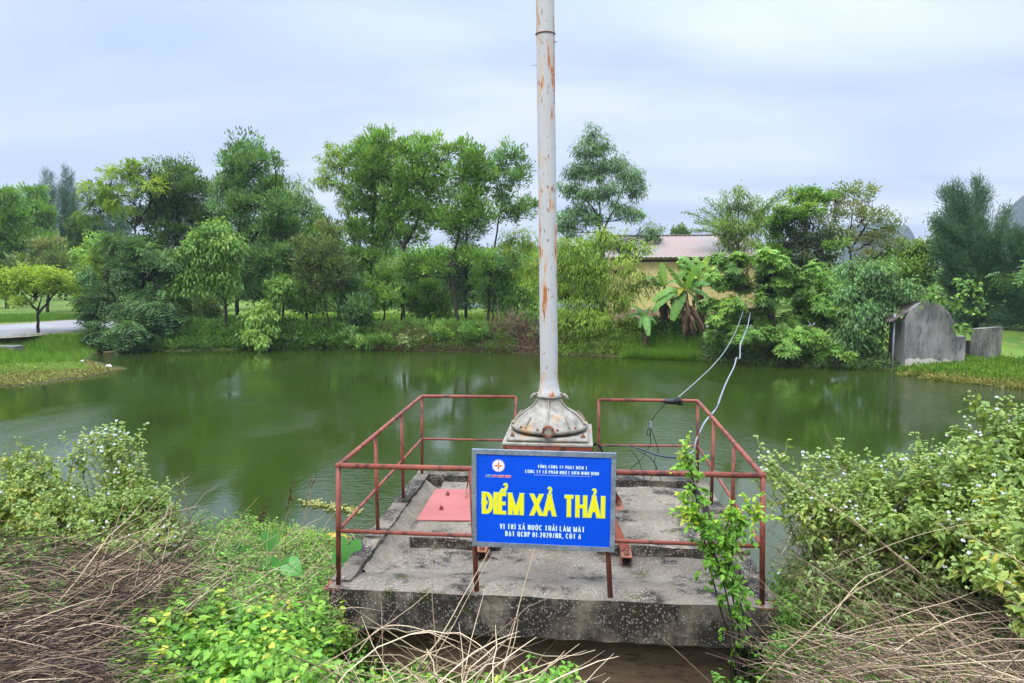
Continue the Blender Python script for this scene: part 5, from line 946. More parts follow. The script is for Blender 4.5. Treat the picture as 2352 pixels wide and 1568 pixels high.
# ------------------------------------------------------------------ old shed and wall block at the right shore
M_shed = m_simple('blackened_plaster', (.15, .145, .14), (.34, .33, .31), 1.6, .92, (.09, .085, .082), (1, 1, .35), .006)
def shed():
    Ys = float(Gz(2078, 852, WATER)[1]); pts = [(2078, 856), (2079, 738), (2085, 722), (2096, 707), (2112, 697), (2132, 692), (2150, 696), (2167, 704), (2181, 717), (2190, 735), (2195, 762), (2198, 845)]
    P = np.array([A(x, y, Ys) for x, y in pts]); P[0, 2] = P[-1, 2] = WATER-.3; r = empty('pump_shed', (P[:, 0].mean(), Ys, WATER), label='old blackened plaster shed with a rounded gable at the right shore', cat='shed')
    n = len(P); B = P+[0, .22, 0]; g = Geo(); c0 = P.mean(0); V = np.concatenate([P, B, [c0], [c0+[0, .22, 0]]]); t = [(2*n, i, (i+1) % n) for i in range(n)]+[(2*n+1, n+(i+1) % n, n+i) for i in range(n)]; g.add(V, t, [(i, n+i, n+(i+1) % n, (i+1) % n) for i in range(n)]); part(g, 'gable_wall', M_shed, r)
    a0 = P[0][0]; x1 = P[-1][0]; ez = P[1][2]; 
    g = Geo(); box(g, (x1+.05, Ys+.12, (P[9][2]-.55+WATER)/2-.1), (.30, .34, P[9][2]-.55-WATER+.2)); part(g, 'buttress', M_shed, r)
    g = Geo(); box(g, (a0+.07, Ys+.75, (ez-.1+WATER)/2), (.14, 1.05, ez-WATER-.1)); box(g, (x1-.1, Ys+.75, (ez+WATER)/2), (.14, 1.05, ez-WATER)); box(g, ((a0+x1)/2, Ys+1.3, (ez+WATER)/2), (x1-a0, .14, ez-WATER)); part(g, 'side_wall', M_shed, r)
    g = Geo(); ap = P[5]; W2 = [(a0-.50, ez-.02), (ap[0]-.05, ap[2]-.02)]
    M, t_, b_ = mat('mossy_asbestos_sheet', .9, .1); t_.links.new(mixc(t_, ramp(t_, noise(t_, 5, 5, .7), [(.4, 0.), (.65, 1.)]), (.06, .05, .042), (.16, .14, .125)), b_.inputs['Base Color'])
    m2 = 60; yy = np.linspace(Ys+.05, Ys+1.6, m2); zc_ = .03*np.sin(yy*2*math.pi/.18); V = np.concatenate([np.stack([np.full(m2, W2[0][0]), yy, W2[0][1]+zc_], 1), np.stack([np.full(m2, W2[1][0]), yy, W2[1][1]+zc_], 1)])
    V = np.concatenate([V, V-[0, 0, .02]]); g.add(V, None, [(i, m2+i, m2+i+1, i+1) for i in range(m2-1)]+[(2*m2+i, 2*m2+i+1, 3*m2+i+1, 3*m2+i) for i in range(m2-1)]+[(0, 2*m2, 3*m2, m2)])
    part(g, 'roof', M, r)
    g = Geo(); tubes(g, [(a0-.28, Ys+.3, WATER-.2), (a0-.30, Ys+.3, ez+.25)], .028, 8, cap=True); tag(g.build('standing_pipe', M_grey, None, True), 'thin pale pipe standing in the water against the left side of the shed', 'pipe')
    # light plaster patch low on the wall, where the render has fallen away
    g = Geo(); Mp = m_simple('bare_plaster', (.46, .42, .36), (.58, .54, .47), 6, .9, (.30, .26, .2)); q = [A(x, y, Ys-.006) for x, y in ((2079, 853), (2079, 826), (2090, 822), (2100, 825), (2108, 821), (2116, 826), (2128, 823), (2140, 822), (2150, 826), (2160, 829), (2172, 823), (2182, 828), (2196, 830), (2197, 846))]; c0 = A(2135, 842, Ys-.006); g.add(q+[c0], [(len(q), i, (i+1) % len(q)) for i in range(len(q))]); part(g, 'bare_patch', Mp, r)
shed()
def wallblock():
    pa = Gz(2243, 830, -.75); Yb = pa[1]; a = np.array([pa[0], Yb]); rt = A(2303, 760, Yb+.8); b = np.array([rt[0], Yb+.8]); tz = A(2243, 755, Yb)[2]; r = empty('wall_block', (a[0], a[1], -.8), label='low weathered concrete wall block standing alone right of the shed', cat='wall')
    d = unit(b-a); nn = np.array([-d[1], d[0]])*.25; g = Geo(); V = []
    for z in (-1.0, tz): V += [(a[0], a[1], z), (b[0], b[1], z), (b[0]+nn[0], b[1]+nn[1], z), (a[0]+nn[0], a[1]+nn[1], z)]
    g.add(V, None, [(4, 5, 6, 7), (0, 1, 5, 4), (1, 2, 6, 5), (2, 3, 7, 6), (3, 0, 4, 7)]); part(g, 'front_wall', m_simple('stained_block', (.10, .095, .09), (.34, .31, .26), 1.4, .92, (.06, .058, .055), (1, 1, .5), .006), r)
    a2 = a+nn; e2 = a2+np.array([-.6, 1.3]); q = np.array([.18, .08]); g = Geo(); V = []
    for z in (-1.0, tz-.45): V += [(a2[0], a2[1], z), (a2[0]+q[0], a2[1]+q[1], z), (e2[0]+q[0], e2[1]+q[1], z), (e2[0], e2[1], z)]
    g.add(V, None, [(4, 5, 6, 7), (0, 1, 5, 4), (1, 2, 6, 5), (2, 3, 7, 6), (3, 0, 4, 7)]); part(g, 'return_wall', m_simple('damp_black_wall', (.03, .028, .026), (.06, .055, .05), 2), r)  # near-black colour stands in for the shade of the recess beside the block
wallblock()
def vine():
    Y = 18.6; b = A(2130, 700, Y); r = empty('climbing_vine', (b[0], b[1], b[2]), label='leafy vine arching above and right of the shed roof', cat='vine'); g = Geo(); gl = Geo()
    for pts in ([(2110, 700), (2140, 680), (2170, 690), (2200, 705), (2230, 715), (2250, 720)], [(2195, 705), (2205, 680), (2225, 660), (2240, 655)], [(2225, 650), (2245, 665), (2255, 690), (2240, 715)], [(2200, 645), (2225, 652)], [(2130, 668), (2150, 672), (2175, 682)], [(2195, 760), (2210, 755), (2222, 758)]):
        P = np.array([A(x, y, Y+rng.uniform(-.2, .2)) for x, y in pts]); tt = np.linspace(0, len(P)-1, 16); i = np.minimum(tt.astype(int), len(P)-2); f = (tt-i)[:, None]; Q = P[i]*(1-f)+P[i+1]*f; tubes(g, Q, .010, 4, var=.5)
        n = 38*len(pts)//3; k = rng.integers(0, 16, n); q = Q[k]+rng.normal(0, .09, (n, 3)); broad(gl, q, dirs(n)+[0, -.3, -.3], dirs(n)+[0, -.8, .8], .12, .10, .5+rng.normal(0, .22, n), heart=True)
    part(g, 'stem', M_bark, r); part(gl, 'leaves', LM['fresh'], r)
vine()
T('grey-green bough reaching in from beyond the right frame edge', 'tree', 17, [[(2500, 880), (2480, 760), (2440, 660)], [(2470, 720), (2400, 640), (2310, 622)]],
  [(2320, 622, 34, 9), (2360, 612, 30, 13), (2300, 632, 20, 6), (2400, 600, 50, 26), (2450, 580, 60, 40), (2500, 620, 60, 60)], 'grey', 'spray', dens=8, per=60, L=.10, Wd=.035, tr=.08, var0=.6, csize=.15)
# ------------------------------------------------------------------ small things on the far shore
def barrier():
    b = A(495, 720, 33); z = -.22; r = empty('road_barrier', (b[0], 33, z), label='red and white post with a white boom beside the road between the trunks', cat='barrier')
    MB_, t, bb = mat('red_white_bands', .6); tcn = nd(t, 'ShaderNodeTexCoord'); s_ = nd(t, 'ShaderNodeSeparateXYZ'); t.links.new(tcn.outputs['Object'], s_.inputs[0]); w = nd(t, 'ShaderNodeMath', operation='MULTIPLY'); w.inputs[1].default_value = 2.2; t.links.new(s_.outputs[2], w.inputs[0]); f = nd(t, 'ShaderNodeMath', operation='FRACT'); t.links.new(w.outputs[0], f.inputs[0]); t.links.new(ramp(t, f.outputs[0], [(.49, (.75, .72, .70)), (.51, (.60, .10, .07))]), bb.inputs['Base Color'])
    g = Geo(); box(g, (b[0], 33, z+.42), (.22, .22, .85), bev=.01); box(g, (b[0]+.26, 33.1, z+.30), (.10, .10, .6), bev=.01); part(g, 'post', MB_, r)
    tp = A(492, 697, 33); e_ = A(445, 700, 33); g = Geo(); tubes(g, bend([(b[0], 33, z+.8), tp, A(470, 696, 33), e_], .05), .035, 8, cap=True); part(g, 'boom', flat('weathered_white', (.66, .62, .58)), r, True)
barrier()
for lab, px, py0, py1, r_ in (('short pale concrete post beyond the road, left of the barrier', 448, 738, 672, .07), ('thin pale concrete post beyond the road, right of the barrier', 484, 738, 684, .05)):
    c = A(px, py0, 35); tp = A(px, py1, 35); g = Geo(); box(g, (c[0], 35, (tp[2]-.3)/2), (r_*2, r_*2, tp[2]+.3), bev=.01); tag(g.build('fence_post', flat('post_concrete', (.42, .40, .36), .9)), lab, 'post', group='concrete posts beyond the road')
for px, py, s_, lab in ((188, 829, .07, 'white foam lump lying on the grass of the left point'), (251, 842, .11, 'largest white foam lump at the tip of the floating weed'), (172, 851, .05, 'tiny white foam lump near the edge of the floating weed')):
    c = Gz(px, py, WATER+.06); g = Geo(); u = np.linspace(0, 2*math.pi, 11)[:-1]; lathe(g, [(.001, -s_*.4), (s_*.8, -s_*.3), (s_, 0), (s_*.85, s_*.35), (s_*.3, s_*.5), (.001, s_*.45)], c, 9, (rng.normal(0, .3), rng.normal(0, .3), 1)); g.v[0] = rough(g.v[0], s_*.18, 14, int(px)); tag(g.build('foam_litter', M_trash), lab, 'litter')
c = Gz(275, 806, WATER+.03); g = Geo(); tubes(g, [Gz(238, 809, WATER+.03), Gz(262, 808, WATER+.04), Gz(296, 805, WATER+.10)], [.05, .06, .03], 7, cap=True); tag(g.build('driftwood', M_straw, None, True), 'pale driftwood stick at the waterline under the drooping tree', 'driftwood')
c = Gz(12, 803, -.6); g = Geo(); box(g, (c[0]-.3, c[1]+.4, -.66), (1.1, .5, .36), bev=.02); tag(g.build('concrete_drain', m_simple('drain_concrete', (.10, .09, .08), (.2, .19, .17), 2)), 'low dark concrete drain head in the grass at the left edge', 'drain')
# ------------------------------------------------------------------ cables
def path(pts, n=60):
    P = np.array(pts, float); t = np.linspace(0, len(P)-1, n); out = []
    for x in t:
        i = int(min(x, len(P)-2)); f = x-i; p0 = P[max(i-1, 0)]; p1 = P[i]; p2 = P[i+1]; p3 = P[min(i+2, len(P)-1)]
        out.append(.5*((2*p1)+(-p0+p2)*f+(2*p0-5*p1+4*p2-p3)*f*f+(-p0+3*p1-3*p2+p3)*f**3))
    return np.array(out)
P = path([A(x, y, Y) for x, y, Y in ((1552, 916, YB-.02), (1568, 903, 3.4), (1603, 872, 5), (1640, 836, 7.5), (1671, 796, 11), (1695, 748, 16), (1712, 697, 22.2))], 300)
g = Geo(); an = np.arange(300)*.9; T_ = unit(np.gradient(P, axis=0)); B = unit(np.cross(T_, [0, 0, 1.])); C = np.cross(B, T_); rr_ = np.interp(np.arange(300), [0, 60, 300], [.0045, .005, .008])
for ph in (0, math.pi): tubes(g, P+(B*np.cos(an+ph)[:, None]+C*np.sin(an+ph)[:, None])*rr_[:, None], rr_*.9, 5)
tag(g.build('twisted_cable', M_wire, None, True), 'twisted pale wire strung from the back rail across the pond to the far trees', 'cable')
con = [(1566, 1049, 2.9), (1592, 1036, 2.95), (1600, 1008, YB-.03), (1620, 968, 3.2), (1645, 938, 3.6), (1655, 912, 4.3), (1664, 888, 5.2), (1674, 866, 6.2), (1686, 842, 7.6), (1692, 822, 8.6), (1699, 822, 9.5), (1701, 792, 11.5), (1709, 770, 13.5), (1717, 750, 16), (1722, 725, 19.5), (1726, 702, 22.2)]
P = path([A(*c_) for c_ in con], 140); g = Geo(); tubes(g, P, np.interp(np.arange(140), [0, 40, 140], [.011, .012, .017]), 8); k_ = empty('conduit_cable', tuple(P[0]), label='kinked grey conduit rising from the rail corner across the pond to the far trees', cat='cable'); part(g, 'conduit', M_grey, k_, True)
j = 30; 
for f in (.27, .275, .28): q = P[int(f*140)]; g = Geo(); d_ = unit(P[int(f*140)+1]-P[int(f*140)-1]); lathe(g, [(.018, -.008), (.024, 0), (.018, .008)], q+d_*(f-.275)*6, 10, d_); part(g, 'binding', M_black, k_, True)
P = path([A(*c_) for c_ in ((1372, 1030, 2.6), (1400, 1022, 2.9), (1450, 1026, 2.95), (1480, 1034, 2.95), (1515, 1046, 2.9), (1545, 1050, 2.9), (1566, 1049, 2.9))], 50); g = Geo(); tubes(g, P, np.interp(np.arange(50), [0, 18, 22, 50], [.005, .006, .013, .014]), 8); tag(g.build('conduit_cable', M_teal, None, True), 'dark sagging conduit running from the hoist along the back mid rail', 'cable')
g = Geo(); a, b = Ao(1660, 1001.5, YB), Ao(1696, 1003, YB); tubes(g, [a-[.02, 0, 0], a, (a+b)/2, b, b+[.02, 0, 0]], [.02, .033, .036, .034, .02], 10, cap=True); tp_ = empty('tape_bundle', tuple(a), label='black rubber tape bundle wrapped round the right back rail', cat='tape'); part(g, 'wrapping', M_black, tp_, True)
for k in range(5):
    c = Ao(1688+k*3.2, 1001+2*math.sin(k*2), YB); g = Geo(); an = np.linspace(0, 6.28, 17); tubes(g, np.stack([c[0]+.012*np.cos(an+k)+.01*np.sin(2*an), YB+(.040+.004*k)*np.cos(an), c[2]+(.038+.005*(k % 3))*np.sin(an)], 1), .006, 5); part(g, 'loop', M_black, tp_, True)
g = Geo(); P = path([Ao(*c_) for c_ in ((1665, 1005, 2.98), (1648, 1022, 2.97), (1632, 1042, 2.96), (1626, 1054, 2.95))], 20); tubes(g, P, .006, 6); part(g, 'tail', M_black, tp_, True)
g = Geo(); c = Ao(1625, 1060, 2.95); beam(g, c+[.004, 0, .04], c-[.006, 0, .035], .03, .026, up=(0, 1, 0), bev=.004); cl_ = empty('cable_clamp', tuple(c), label='small metal clamp hanging on a black cable below the tape bundle', cat='clamp'); part(g, 'clamp', M_steel, cl_)
g = Geo(); P = path([Ao(*c_) for c_ in ((1623, 1066, 2.95), (1617, 1076, 2.95), (1616, 1086, 2.95), (1622, 1086, 2.95), (1624, 1070, 2.95))], 20); tubes(g, P, .0055, 5); part(g, 'loop', M_black, cl_, True)
for i, pts in enumerate((((1624, 1070), (1624, 1090), (1624, 1108), (1612, 1130), (1596, 1152), (1575, 1170), (1574, 1185), (1600, 1200)), ((1625, 1070), (1633, 1090), (1640, 1110), (1643, 1130), (1634, 1150), (1640, 1170), (1652, 1202)), ((1575, 1122), (1592, 1145), (1603, 1172), (1610, 1202)), ((1590, 1124), (1620, 1140), (1637, 1160), (1636, 1175), (1620, 1202)))):
    P = path([Ao(x, y, 2.96+.02*i) for x, y in pts], 40); g = Geo(); tubes(g, P, .0045, 5); tag(g.build('loose_wire', M_black, None, True), ['thin black wire swinging left from the clamp to the back kerb', 'thin black wire hanging straight down right of the clamp', 'thin black wire crossing down from the left of the sagging conduit', 'thin black wire curving down from the middle of the sagging conduit'][i], 'wire', group='loose black wires at the back rail')
P = path([Ao(*c_) for c_ in ((1482, 1135, 2.2), (1478, 1118, 2.1), (1490, 1108, 2.0), (1500, 1118, 2.0), (1506, 1140, 2.1), (1500, 1160, 2.2))], 30); g = Geo(); tubes(g, P, .012, 7); tag(g.build('cable_loop', M_black, None, True), 'thick black cable loop tucked behind the hoist box at the right', 'cable')
# ------------------------------------------------------------------ foreground plants
def ground_z(x, y): return float(max(H(x, y), WATER))
def inpoly(poly, n):
    poly = np.array(poly, float); x0, y0 = poly.min(0); x1, y1 = poly.max(0); o = []
    while len(o) < n:
        px, py = rng.uniform(x0, x1), rng.uniform(y0, y1); c = False
        for i in range(len(poly)):
            (ax, ay), (bx, by) = poly[i], poly[(i+1) % len(poly)]
            if ((ay > py) != (by > py)) and px < (bx-ax)*(py-ay)/((by-ay) or 1e-9)+ax: c = not c
        if c: o.append((px, py))
    return o
def heads(g, C, R_s, var, k=9):
    """small clustered flower heads"""
    n = len(C); m_ = n*k; ci = np.repeat(np.arange(n), k); u = dirs(m_); u[:, 2] = np.abs(u[:, 2])*.8; P = C[ci]+u*(np.broadcast_to(R_s, (n,))[ci]*rnd(m_, .4, 1.))[:, None]
    s = rnd(m_, .0035, .0068)*(1+.3*(np.broadcast_to(var, (n,))[ci] > .8)); o = np.array([(1, 0, 0), (-1, 0, 0), (0, 1, 0), (0, -1, 0), (0, 0, 1.6), (0, 0, -1.2)]); V = P[:, None, :]+o[None]*s[:, None, None]; i = np.arange(m_)[:, None]*6
    t = np.concatenate([i+np.array([q]) for q in ((0, 2, 4), (2, 1, 4), (1, 3, 4), (3, 0, 4), (2, 0, 5), (1, 2, 5), (3, 1, 5), (0, 3, 5))]); vv = np.broadcast_to(var, (n,))[ci]+rng.normal(0, .12, m_); g.add(V, t, None, np.repeat(np.clip(vv, 0, 1), 6))
def bush(label, tips, bases, leaf='bush', L=.055, per=16, var0=.5, fl=.6, white=.15, cat='flowering bush', name='flowering_bush', group=None, low=.3, bow=.12, side=3, deadf=.0):
    b = np.mean([[x, y] for x, y in bases], 0); r = empty(name, (b[0], b[1], ground_z(*b)), label=label, cat=cat, group=group); gl, gs, gf, gd = Geo(), Geo(), Geo(), Geo(); FC = []; FW = []; L = L*1.6; per = int(per*1.45); side = side+2; tips = list(tips)+[(a+rng.normal(0, 14), b+abs(rng.normal(0, 14)), c+rng.normal(0, .1)) for a, b, c in tips]
    for (px, py, Y) in tips:
        e_ = A(px, py, Y); bb = bases[rng.integers(len(bases))]; s_ = np.array([bb[0]+rng.normal(0, .12), bb[1]+rng.normal(0, .12), 0]); s_[2] = ground_z(s_[0], s_[1])-.02
        P = curve3(s_, e_, bow*np.linalg.norm(e_-s_)*rng.uniform(.2, 1.2), 14, .006)[0]; tubes(gs, P, np.linspace(.006, .002, 14), 5, var=np.clip(.55+rng.normal(0, .2), 0, 1)); lines = [(P, per, 1.)]
        for _ in range(side):
            k = rng.integers(7, 13); q = P[k]; d = unit(unit(P[13]-P[6])*.6+rng.normal(0, .5, 3)+[0, 0, .35]); ln = rng.uniform(.10, .26); Q = curve3(q, q+d*ln, .02, 8)[0]; tubes(gs, Q, np.linspace(.003, .0015, 8), 4, var=.75); lines.append((Q, 8, .8))
        for Q, m_, sc_ in lines:
            n = len(Q); t = rng.uniform(low if n > 8 else .1, 1, m_)*(n-1); i = np.minimum(t.astype(int), n-2); f = (t-i)[:, None]; q = Q[i]*(1-f)+Q[i+1]*f; ax = unit(Q[i+1]-Q[i]); sd = unit(np.cross(ax, rng.normal(0, 1, (m_, 3)))); D = unit(sd*.9+ax*.35+[0, 0, -.15]); tl = t/(n-1)
            broad(gl, q, D, unit([0, 0, 1]+rng.normal(0, .35, (m_, 3))), L*sc_*rnd(m_, .35, 1.5)*(1.2-.6*tl), L*.62*sc_*rnd(m_, .8, 1.2)*(1.15-.55*tl), var0+.12*tl+rng.normal(0, .15, m_), droop=.3)
            if rng.random() < fl:
                tp = Q[-1]
                for _ in range(rng.integers(2, 5)):
                    c = tp+rng.normal(0, .022, 3)+[0, 0, .012]; tubes(gs, [Q[-2], c], .0012, 3, var=.9); FC.append(c); FW.append(rng.random() < white*.45)
    part(gs, 'stem', M_stem, r, True); part(gl, 'foliage', LM[leaf], r, True)
    if FC: FC = np.array(FC); FW = np.array(FW); heads(gf, FC, .013, np.where(FW, .92, .38), 10); part(gf, 'flowers', M_bud, r)
    return r
def ty(py, y0, y1, Y0, Y1): return Y0+(Y1-Y0)*np.clip((py-y0)/(y1-y0), 0, 1)
def tips(poly, n, y0, y1, Y0, Y1, jit=.25): return [(a, b, float(ty(b, y0, y1, Y0, Y1)+rng.normal(0, jit))) for a, b in inpoly(poly, n)]
# right hand bushes
bush('tallest flowering bush filling the right edge of the picture', [(2240, 915, .9), (2262, 940, .8), (2225, 965, .9), (2290, 940, .7), (2330, 950, .6), (2345, 985, .6), (2205, 985, .9), (2270, 975, .7)]+tips([(2190, 1000), (2240, 960), (2420, 960), (2650, 1000), (2650, 1240), (2180, 1230), (2160, 1100)], 84, 950, 1250, .9, -.7), [(5.2, .2), (5.5, -.3), (5.9, .1), (6.3, -.2), (5.6, .5), (6.8, .2)], per=22, var0=.46, L=.062, white=.22)
bush('leafy flowering bush leaning out left of the tall right-edge bush', [(1935, 1045, 1.1), (1950, 1060, 1.0), (2030, 1050, 1.1), (2130, 1020, 1.0), (2080, 1050, 1.0), (2160, 1030, .9)]+tips([(1900, 1085), (2010, 1055), (2190, 1035), (2200, 1230), (1950, 1210)], 60, 1030, 1230, 1.1, .1), [(4.7, .3), (5.0, .1), (5.3, .4), (5.1, .7)], per=20, var0=.48, L=.055, white=.15)
bush('flowering sprays reaching left over the corner post of the railing', [(1748, 1050, .3), (1762, 1065, .3), (1782, 1042, .5), (1850, 1045, .6), (1790, 1090, .4), (1860, 1100, .6), (1750, 1075, .3), (1830, 1080, .5), (1900, 1080, .7), (1800, 1130, .5)]+tips([(1770, 1100), (1900, 1070), (1960, 1100), (1950, 1180), (1800, 1170)], 22, 1060, 1180, .8, .3, .12), [(4.4, .1), (4.6, .3), (4.8, 0.)], per=12, var0=.58, L=.045, white=.3, low=.5, bow=.05)
bush('bright flowering sprays hanging over the straw at the lower right', tips([(2200, 1150), (2360, 1120), (2620, 1180), (2620, 1500), (2400, 1430), (2190, 1360)], 46, 1150, 1420, -.4, -1.5, .12), [(5.0, -1.2), (5.3, -1.4), (5.6, -1.1)], per=16, var0=.66, L=.055, fl=.85, white=.12)
bush('half-dead weed bush between the railing and the flowering bushes', tips([(1780, 1180), (1960, 1150), (2180, 1200), (2180, 1400), (1950, 1440), (1790, 1400)], 62, 1150, 1420, .9, -.4), [(4.2, .4), (4.5, .0), (4.9, .2), (4.4, .7), (5.1, -.2)], leaf='brown', per=11, var0=.55, L=.035, fl=.1, cat='weed bush', name='weed_bush')
bush('small low green weeds at the foot of the right corner of the slab', tips([(1770, 1300), (1870, 1270), (1900, 1480), (1760, 1560)], 40, 1280, 1540, .9, -.3), [(3.9, .3), (4.0, .0), (4.1, .6), (3.8, -.3)], leaf='weed', per=14, var0=.3, L=.032, fl=.0, cat='weeds', name='weed_bush')
# left hand bushes
bush('yellowing flowering bush at the left edge against the water', [(20, 1060, .9), (60, 1040, 1.), (105, 1045, 1.), (180, 1015, .9), (190, 1030, .9), (75, 1080, .9)]+tips([(-250, 1040), (90, 1050), (200, 1110), (300, 1130), (320, 1290), (-250, 1300)], 110, 1040, 1240, 1.1, .2), [(-3.0, .6), (-2.6, .4), (-3.5, .7), (-2.3, .7), (-4.1, .5), (-4.6, .6)], per=17, var0=.62, L=.042, white=.08, fl=.35)
bush('slender flowering sprays standing highest over the left bush', [(228, 990, .8), (240, 998, .8), (262, 992, .8), (290, 1000, .8), (300, 1008, .8), (215, 1010, .8), (250, 1020, .8), (235, 1040, .8), (205, 1060, .8), (270, 1012, .8)], [(-2.1, .6), (-2.0, .5)], per=11, var0=.66, L=.036, white=.45, fl=.95, side=2, low=.55)
bush('green flowering bush pointing right toward the railing on the left bank', [(385, 1150, .6), (375, 1165, .5), (345, 1130, .6), (325, 1140, .6), (300, 1080, .7), (310, 1095, .7), (370, 1185, .5)]+tips([(180, 1150), (300, 1090), (385, 1150), (400, 1300), (180, 1310)], 70, 1100, 1260, .8, .1), [(-1.9, .3), (-1.6, .2), (-2.3, .3)], per=17, var0=.52, L=.048, white=.2)
# low ground cover
def creeper(name, poly, n, hh, L, leaf, var0, label, per=7, heart=False, cat='weeds', droopy=.25, gap=None):
    P = region(poly, n)
    if gap is not None: P = P[fnoise(P[:, 0], P[:, 1], 3.0, gap) > -.5]
    n = len(P); g = Geo(); gs = Geo(); h = hh*rnd(n, .25, 1.)*(1+.4*fnoise(P[:, 0], P[:, 1], 3., 12)); tp = P+np.stack([rng.normal(0, .05, n), rng.normal(0, .05, n), np.maximum(h, .02)], 1); tubes(gs, curve3(P, tp, 0, 4, .004), np.linspace(.0028, .0015, 4)[None].repeat(n, 0), 3, var=.7)
    ci = np.repeat(np.arange(n), per); f = rnd(n*per, .35, 1.05)[:, None]; q = P[ci]*(1-f)+tp[ci]*f; a = rnd(n*per, 0, 6.28); D = np.stack([np.cos(a), np.sin(a), rng.normal(.15, .3, n*per)], 1)
    broad(g, q+unit(D)*.006, D, unit([0, 0, 1]+rng.normal(0, .28, D.shape)), L*rnd(n*per, .55, 1.3), L*.66*rnd(n*per, .8, 1.2), var0+.13*rng.normal(0, 1, n)[ci]+rng.normal(0, .10, n*per)*1.6+.12*(f[:, 0]-.7), droop=droopy, heart=heart)
    o = tag(g.build(name, LM[leaf], None, True), label, cat, kind='stuff'); so_ = part(gs, 'stems', M_stem, o, True); return o
creeper('weed_cover', [(300, 1400), (520, 1380), (830, 1400), (850, 1500), (800, 1700), (250, 1700)], 5200, .26, .038, 'weed', .50, 'bright green leafy weeds along the bottom left of the picture', gap=51)
creeper('weed_cover', [(330, 1470), (700, 1440), (830, 1500), (760, 1700), (250, 1700)], 800, .34, .060, 'weed', .70, 'larger pale green nettle-like leaves among the low weeds at the lower left', heart=True, per=8, gap=52)
creeper('weed_cover', [(380, 1225), (560, 1215), (800, 1250), (790, 1400), (340, 1420)], 2600, .24, .036, 'weed', .48, 'mixed green weeds between the straw mat and the left post', gap=53)
creeper('weed_cover', [(520, 1215), (700, 1225), (800, 1250), (760, 1290), (520, 1270)], 1400, .16, .028, 'weed', .72, 'bright fine weeds at the waterline left of the platform')
creeper('weed_cover', [(820, 1530), (1300, 1530), (1320, 1750), (780, 1750)], 2600, .24, .036, 'weed', .52, 'small green weeds below the front wall of the platform', gap=55)
creeper('weed_cover', [(1650, 1520), (1900, 1430), (2300, 1400), (2700, 1500), (2700, 1800), (1600, 1800)], 3000, .34, .036, 'weed', .34, 'dark green weeds under the dry stems at the lower right')
creeper('weed_cover', [(-300, 1230), (250, 1240), (360, 1300), (330, 1500), (-300, 1500)], 1700, .30, .036, 'weed', .42, 'scattered weed seedlings poking through the straw mat', gap=57)
creeper('fallen_leaves', [(-300, 1240), (900, 1230), (830, 1750), (-300, 1750)], 2600, .05, .045, 'deadleaf', .35, 'dead brown leaf litter on the left bank', cat='leaf litter')
creeper('fallen_leaves', [(1600, 1450), (2700, 1300), (2700, 1800), (1600, 1800)], 1800, .05, .045, 'deadleaf', .35, 'dead brown leaf litter on the right bank', cat='leaf litter')
def straw(name, poly, n, Lr, ang, spread, lift, r_, label, var=(.5, .25), bow=.05, tilt=.08, kind='stuff', bim=.5, sides=3, cat='straw'):
    P = region(poly, n); n = len(P); g = Geo(); a = R_(ang)+rng.normal(0, R_(spread), n); a = a+(rng.random(n) < .5)*math.pi; ln = rnd(n, *Lr); D = np.stack([np.cos(a), np.sin(a), np.abs(rng.normal(0, tilt, n))], 1)
    s_ = P+np.stack([0*ln, 0*ln, rnd(n)**1.4*lift], 1)-D*ln[:, None]*.5*[1, 1, 0]; e_ = s_+D*ln[:, None]
    s_[:, 2] = np.maximum(s_[:, 2], H(s_[:, 0], s_[:, 1])+.005); e_[:, 2] = np.maximum(e_[:, 2], H(e_[:, 0], e_[:, 1])+.01)
    C = curve3(s_, e_, rng.normal(.02, bow, n)*ln, 7, .008); v = np.where(rng.random(n) < bim, rng.normal(var[0]-.3, .1, n), rng.normal(var[0]+.22, var[1]*.6, n)); tubes(g, C, (r_*rnd(n, .5, 1.4))[:, None]*np.array([.9, 1, 1, 1, .9, .7, .3])[None], sides, var=np.clip(v, 0, 1)); return tag(g.build(name, M_straw, None, True), label, cat, kind=kind)
straw('straw_mat', [(-350, 1270), (250, 1262), (330, 1300), (300, 1500), (250, 1800), (-350, 1800)], 5200, (.25, .9), 28, 34, .30, .0026, 'matted dry brown straw heaped over the left bank', (.37, .27), .07, bim=.60)
straw('straw_mat', [(250, 1262), (430, 1290), (420, 1440), (330, 1520), (200, 1500)], 900, (.2, .8), 40, 40, .35, .003, 'loose straw and twigs at the edge of the left mat', (.45, .25), .08, tilt=.4, bim=.5)
straw('dry_stems', [(400, 1240), (850, 1260), (830, 1500), (380, 1500)], 800, (.2, .7), 35, 45, .25, .0026, 'dry stems lying through the weeds left of the platform', (.55, .25), .08, tilt=.35, bim=.3)
straw('dry_stems', [(1880, 1560), (2050, 1470), (2400, 1430), (2700, 1430), (2700, 1850), (1850, 1850)], 1500, (.4, 1.3), -35, 32, .40, .0027, 'dry straw sprawling across the bottom right corner', (.55, .24), .08, tilt=.25, bim=.42)
straw('dry_stems', [(1800, 1330), (2150, 1300), (2350, 1420), (1850, 1540)], 1500, (.3, .9), -20, 60, .70, .0020, 'tangled dead stems beneath the flowering bushes', (.45, .25), .14, tilt=.5, bim=.45)
straw('dry_stems', [(820, 1500), (1280, 1510), (1300, 1800), (780, 1800)], 300, (.2, .9), 20, 50, .30, .0032, 'dry grass lying in front of the platform wall', (.72, .2), .1, tilt=.35, bim=.15)
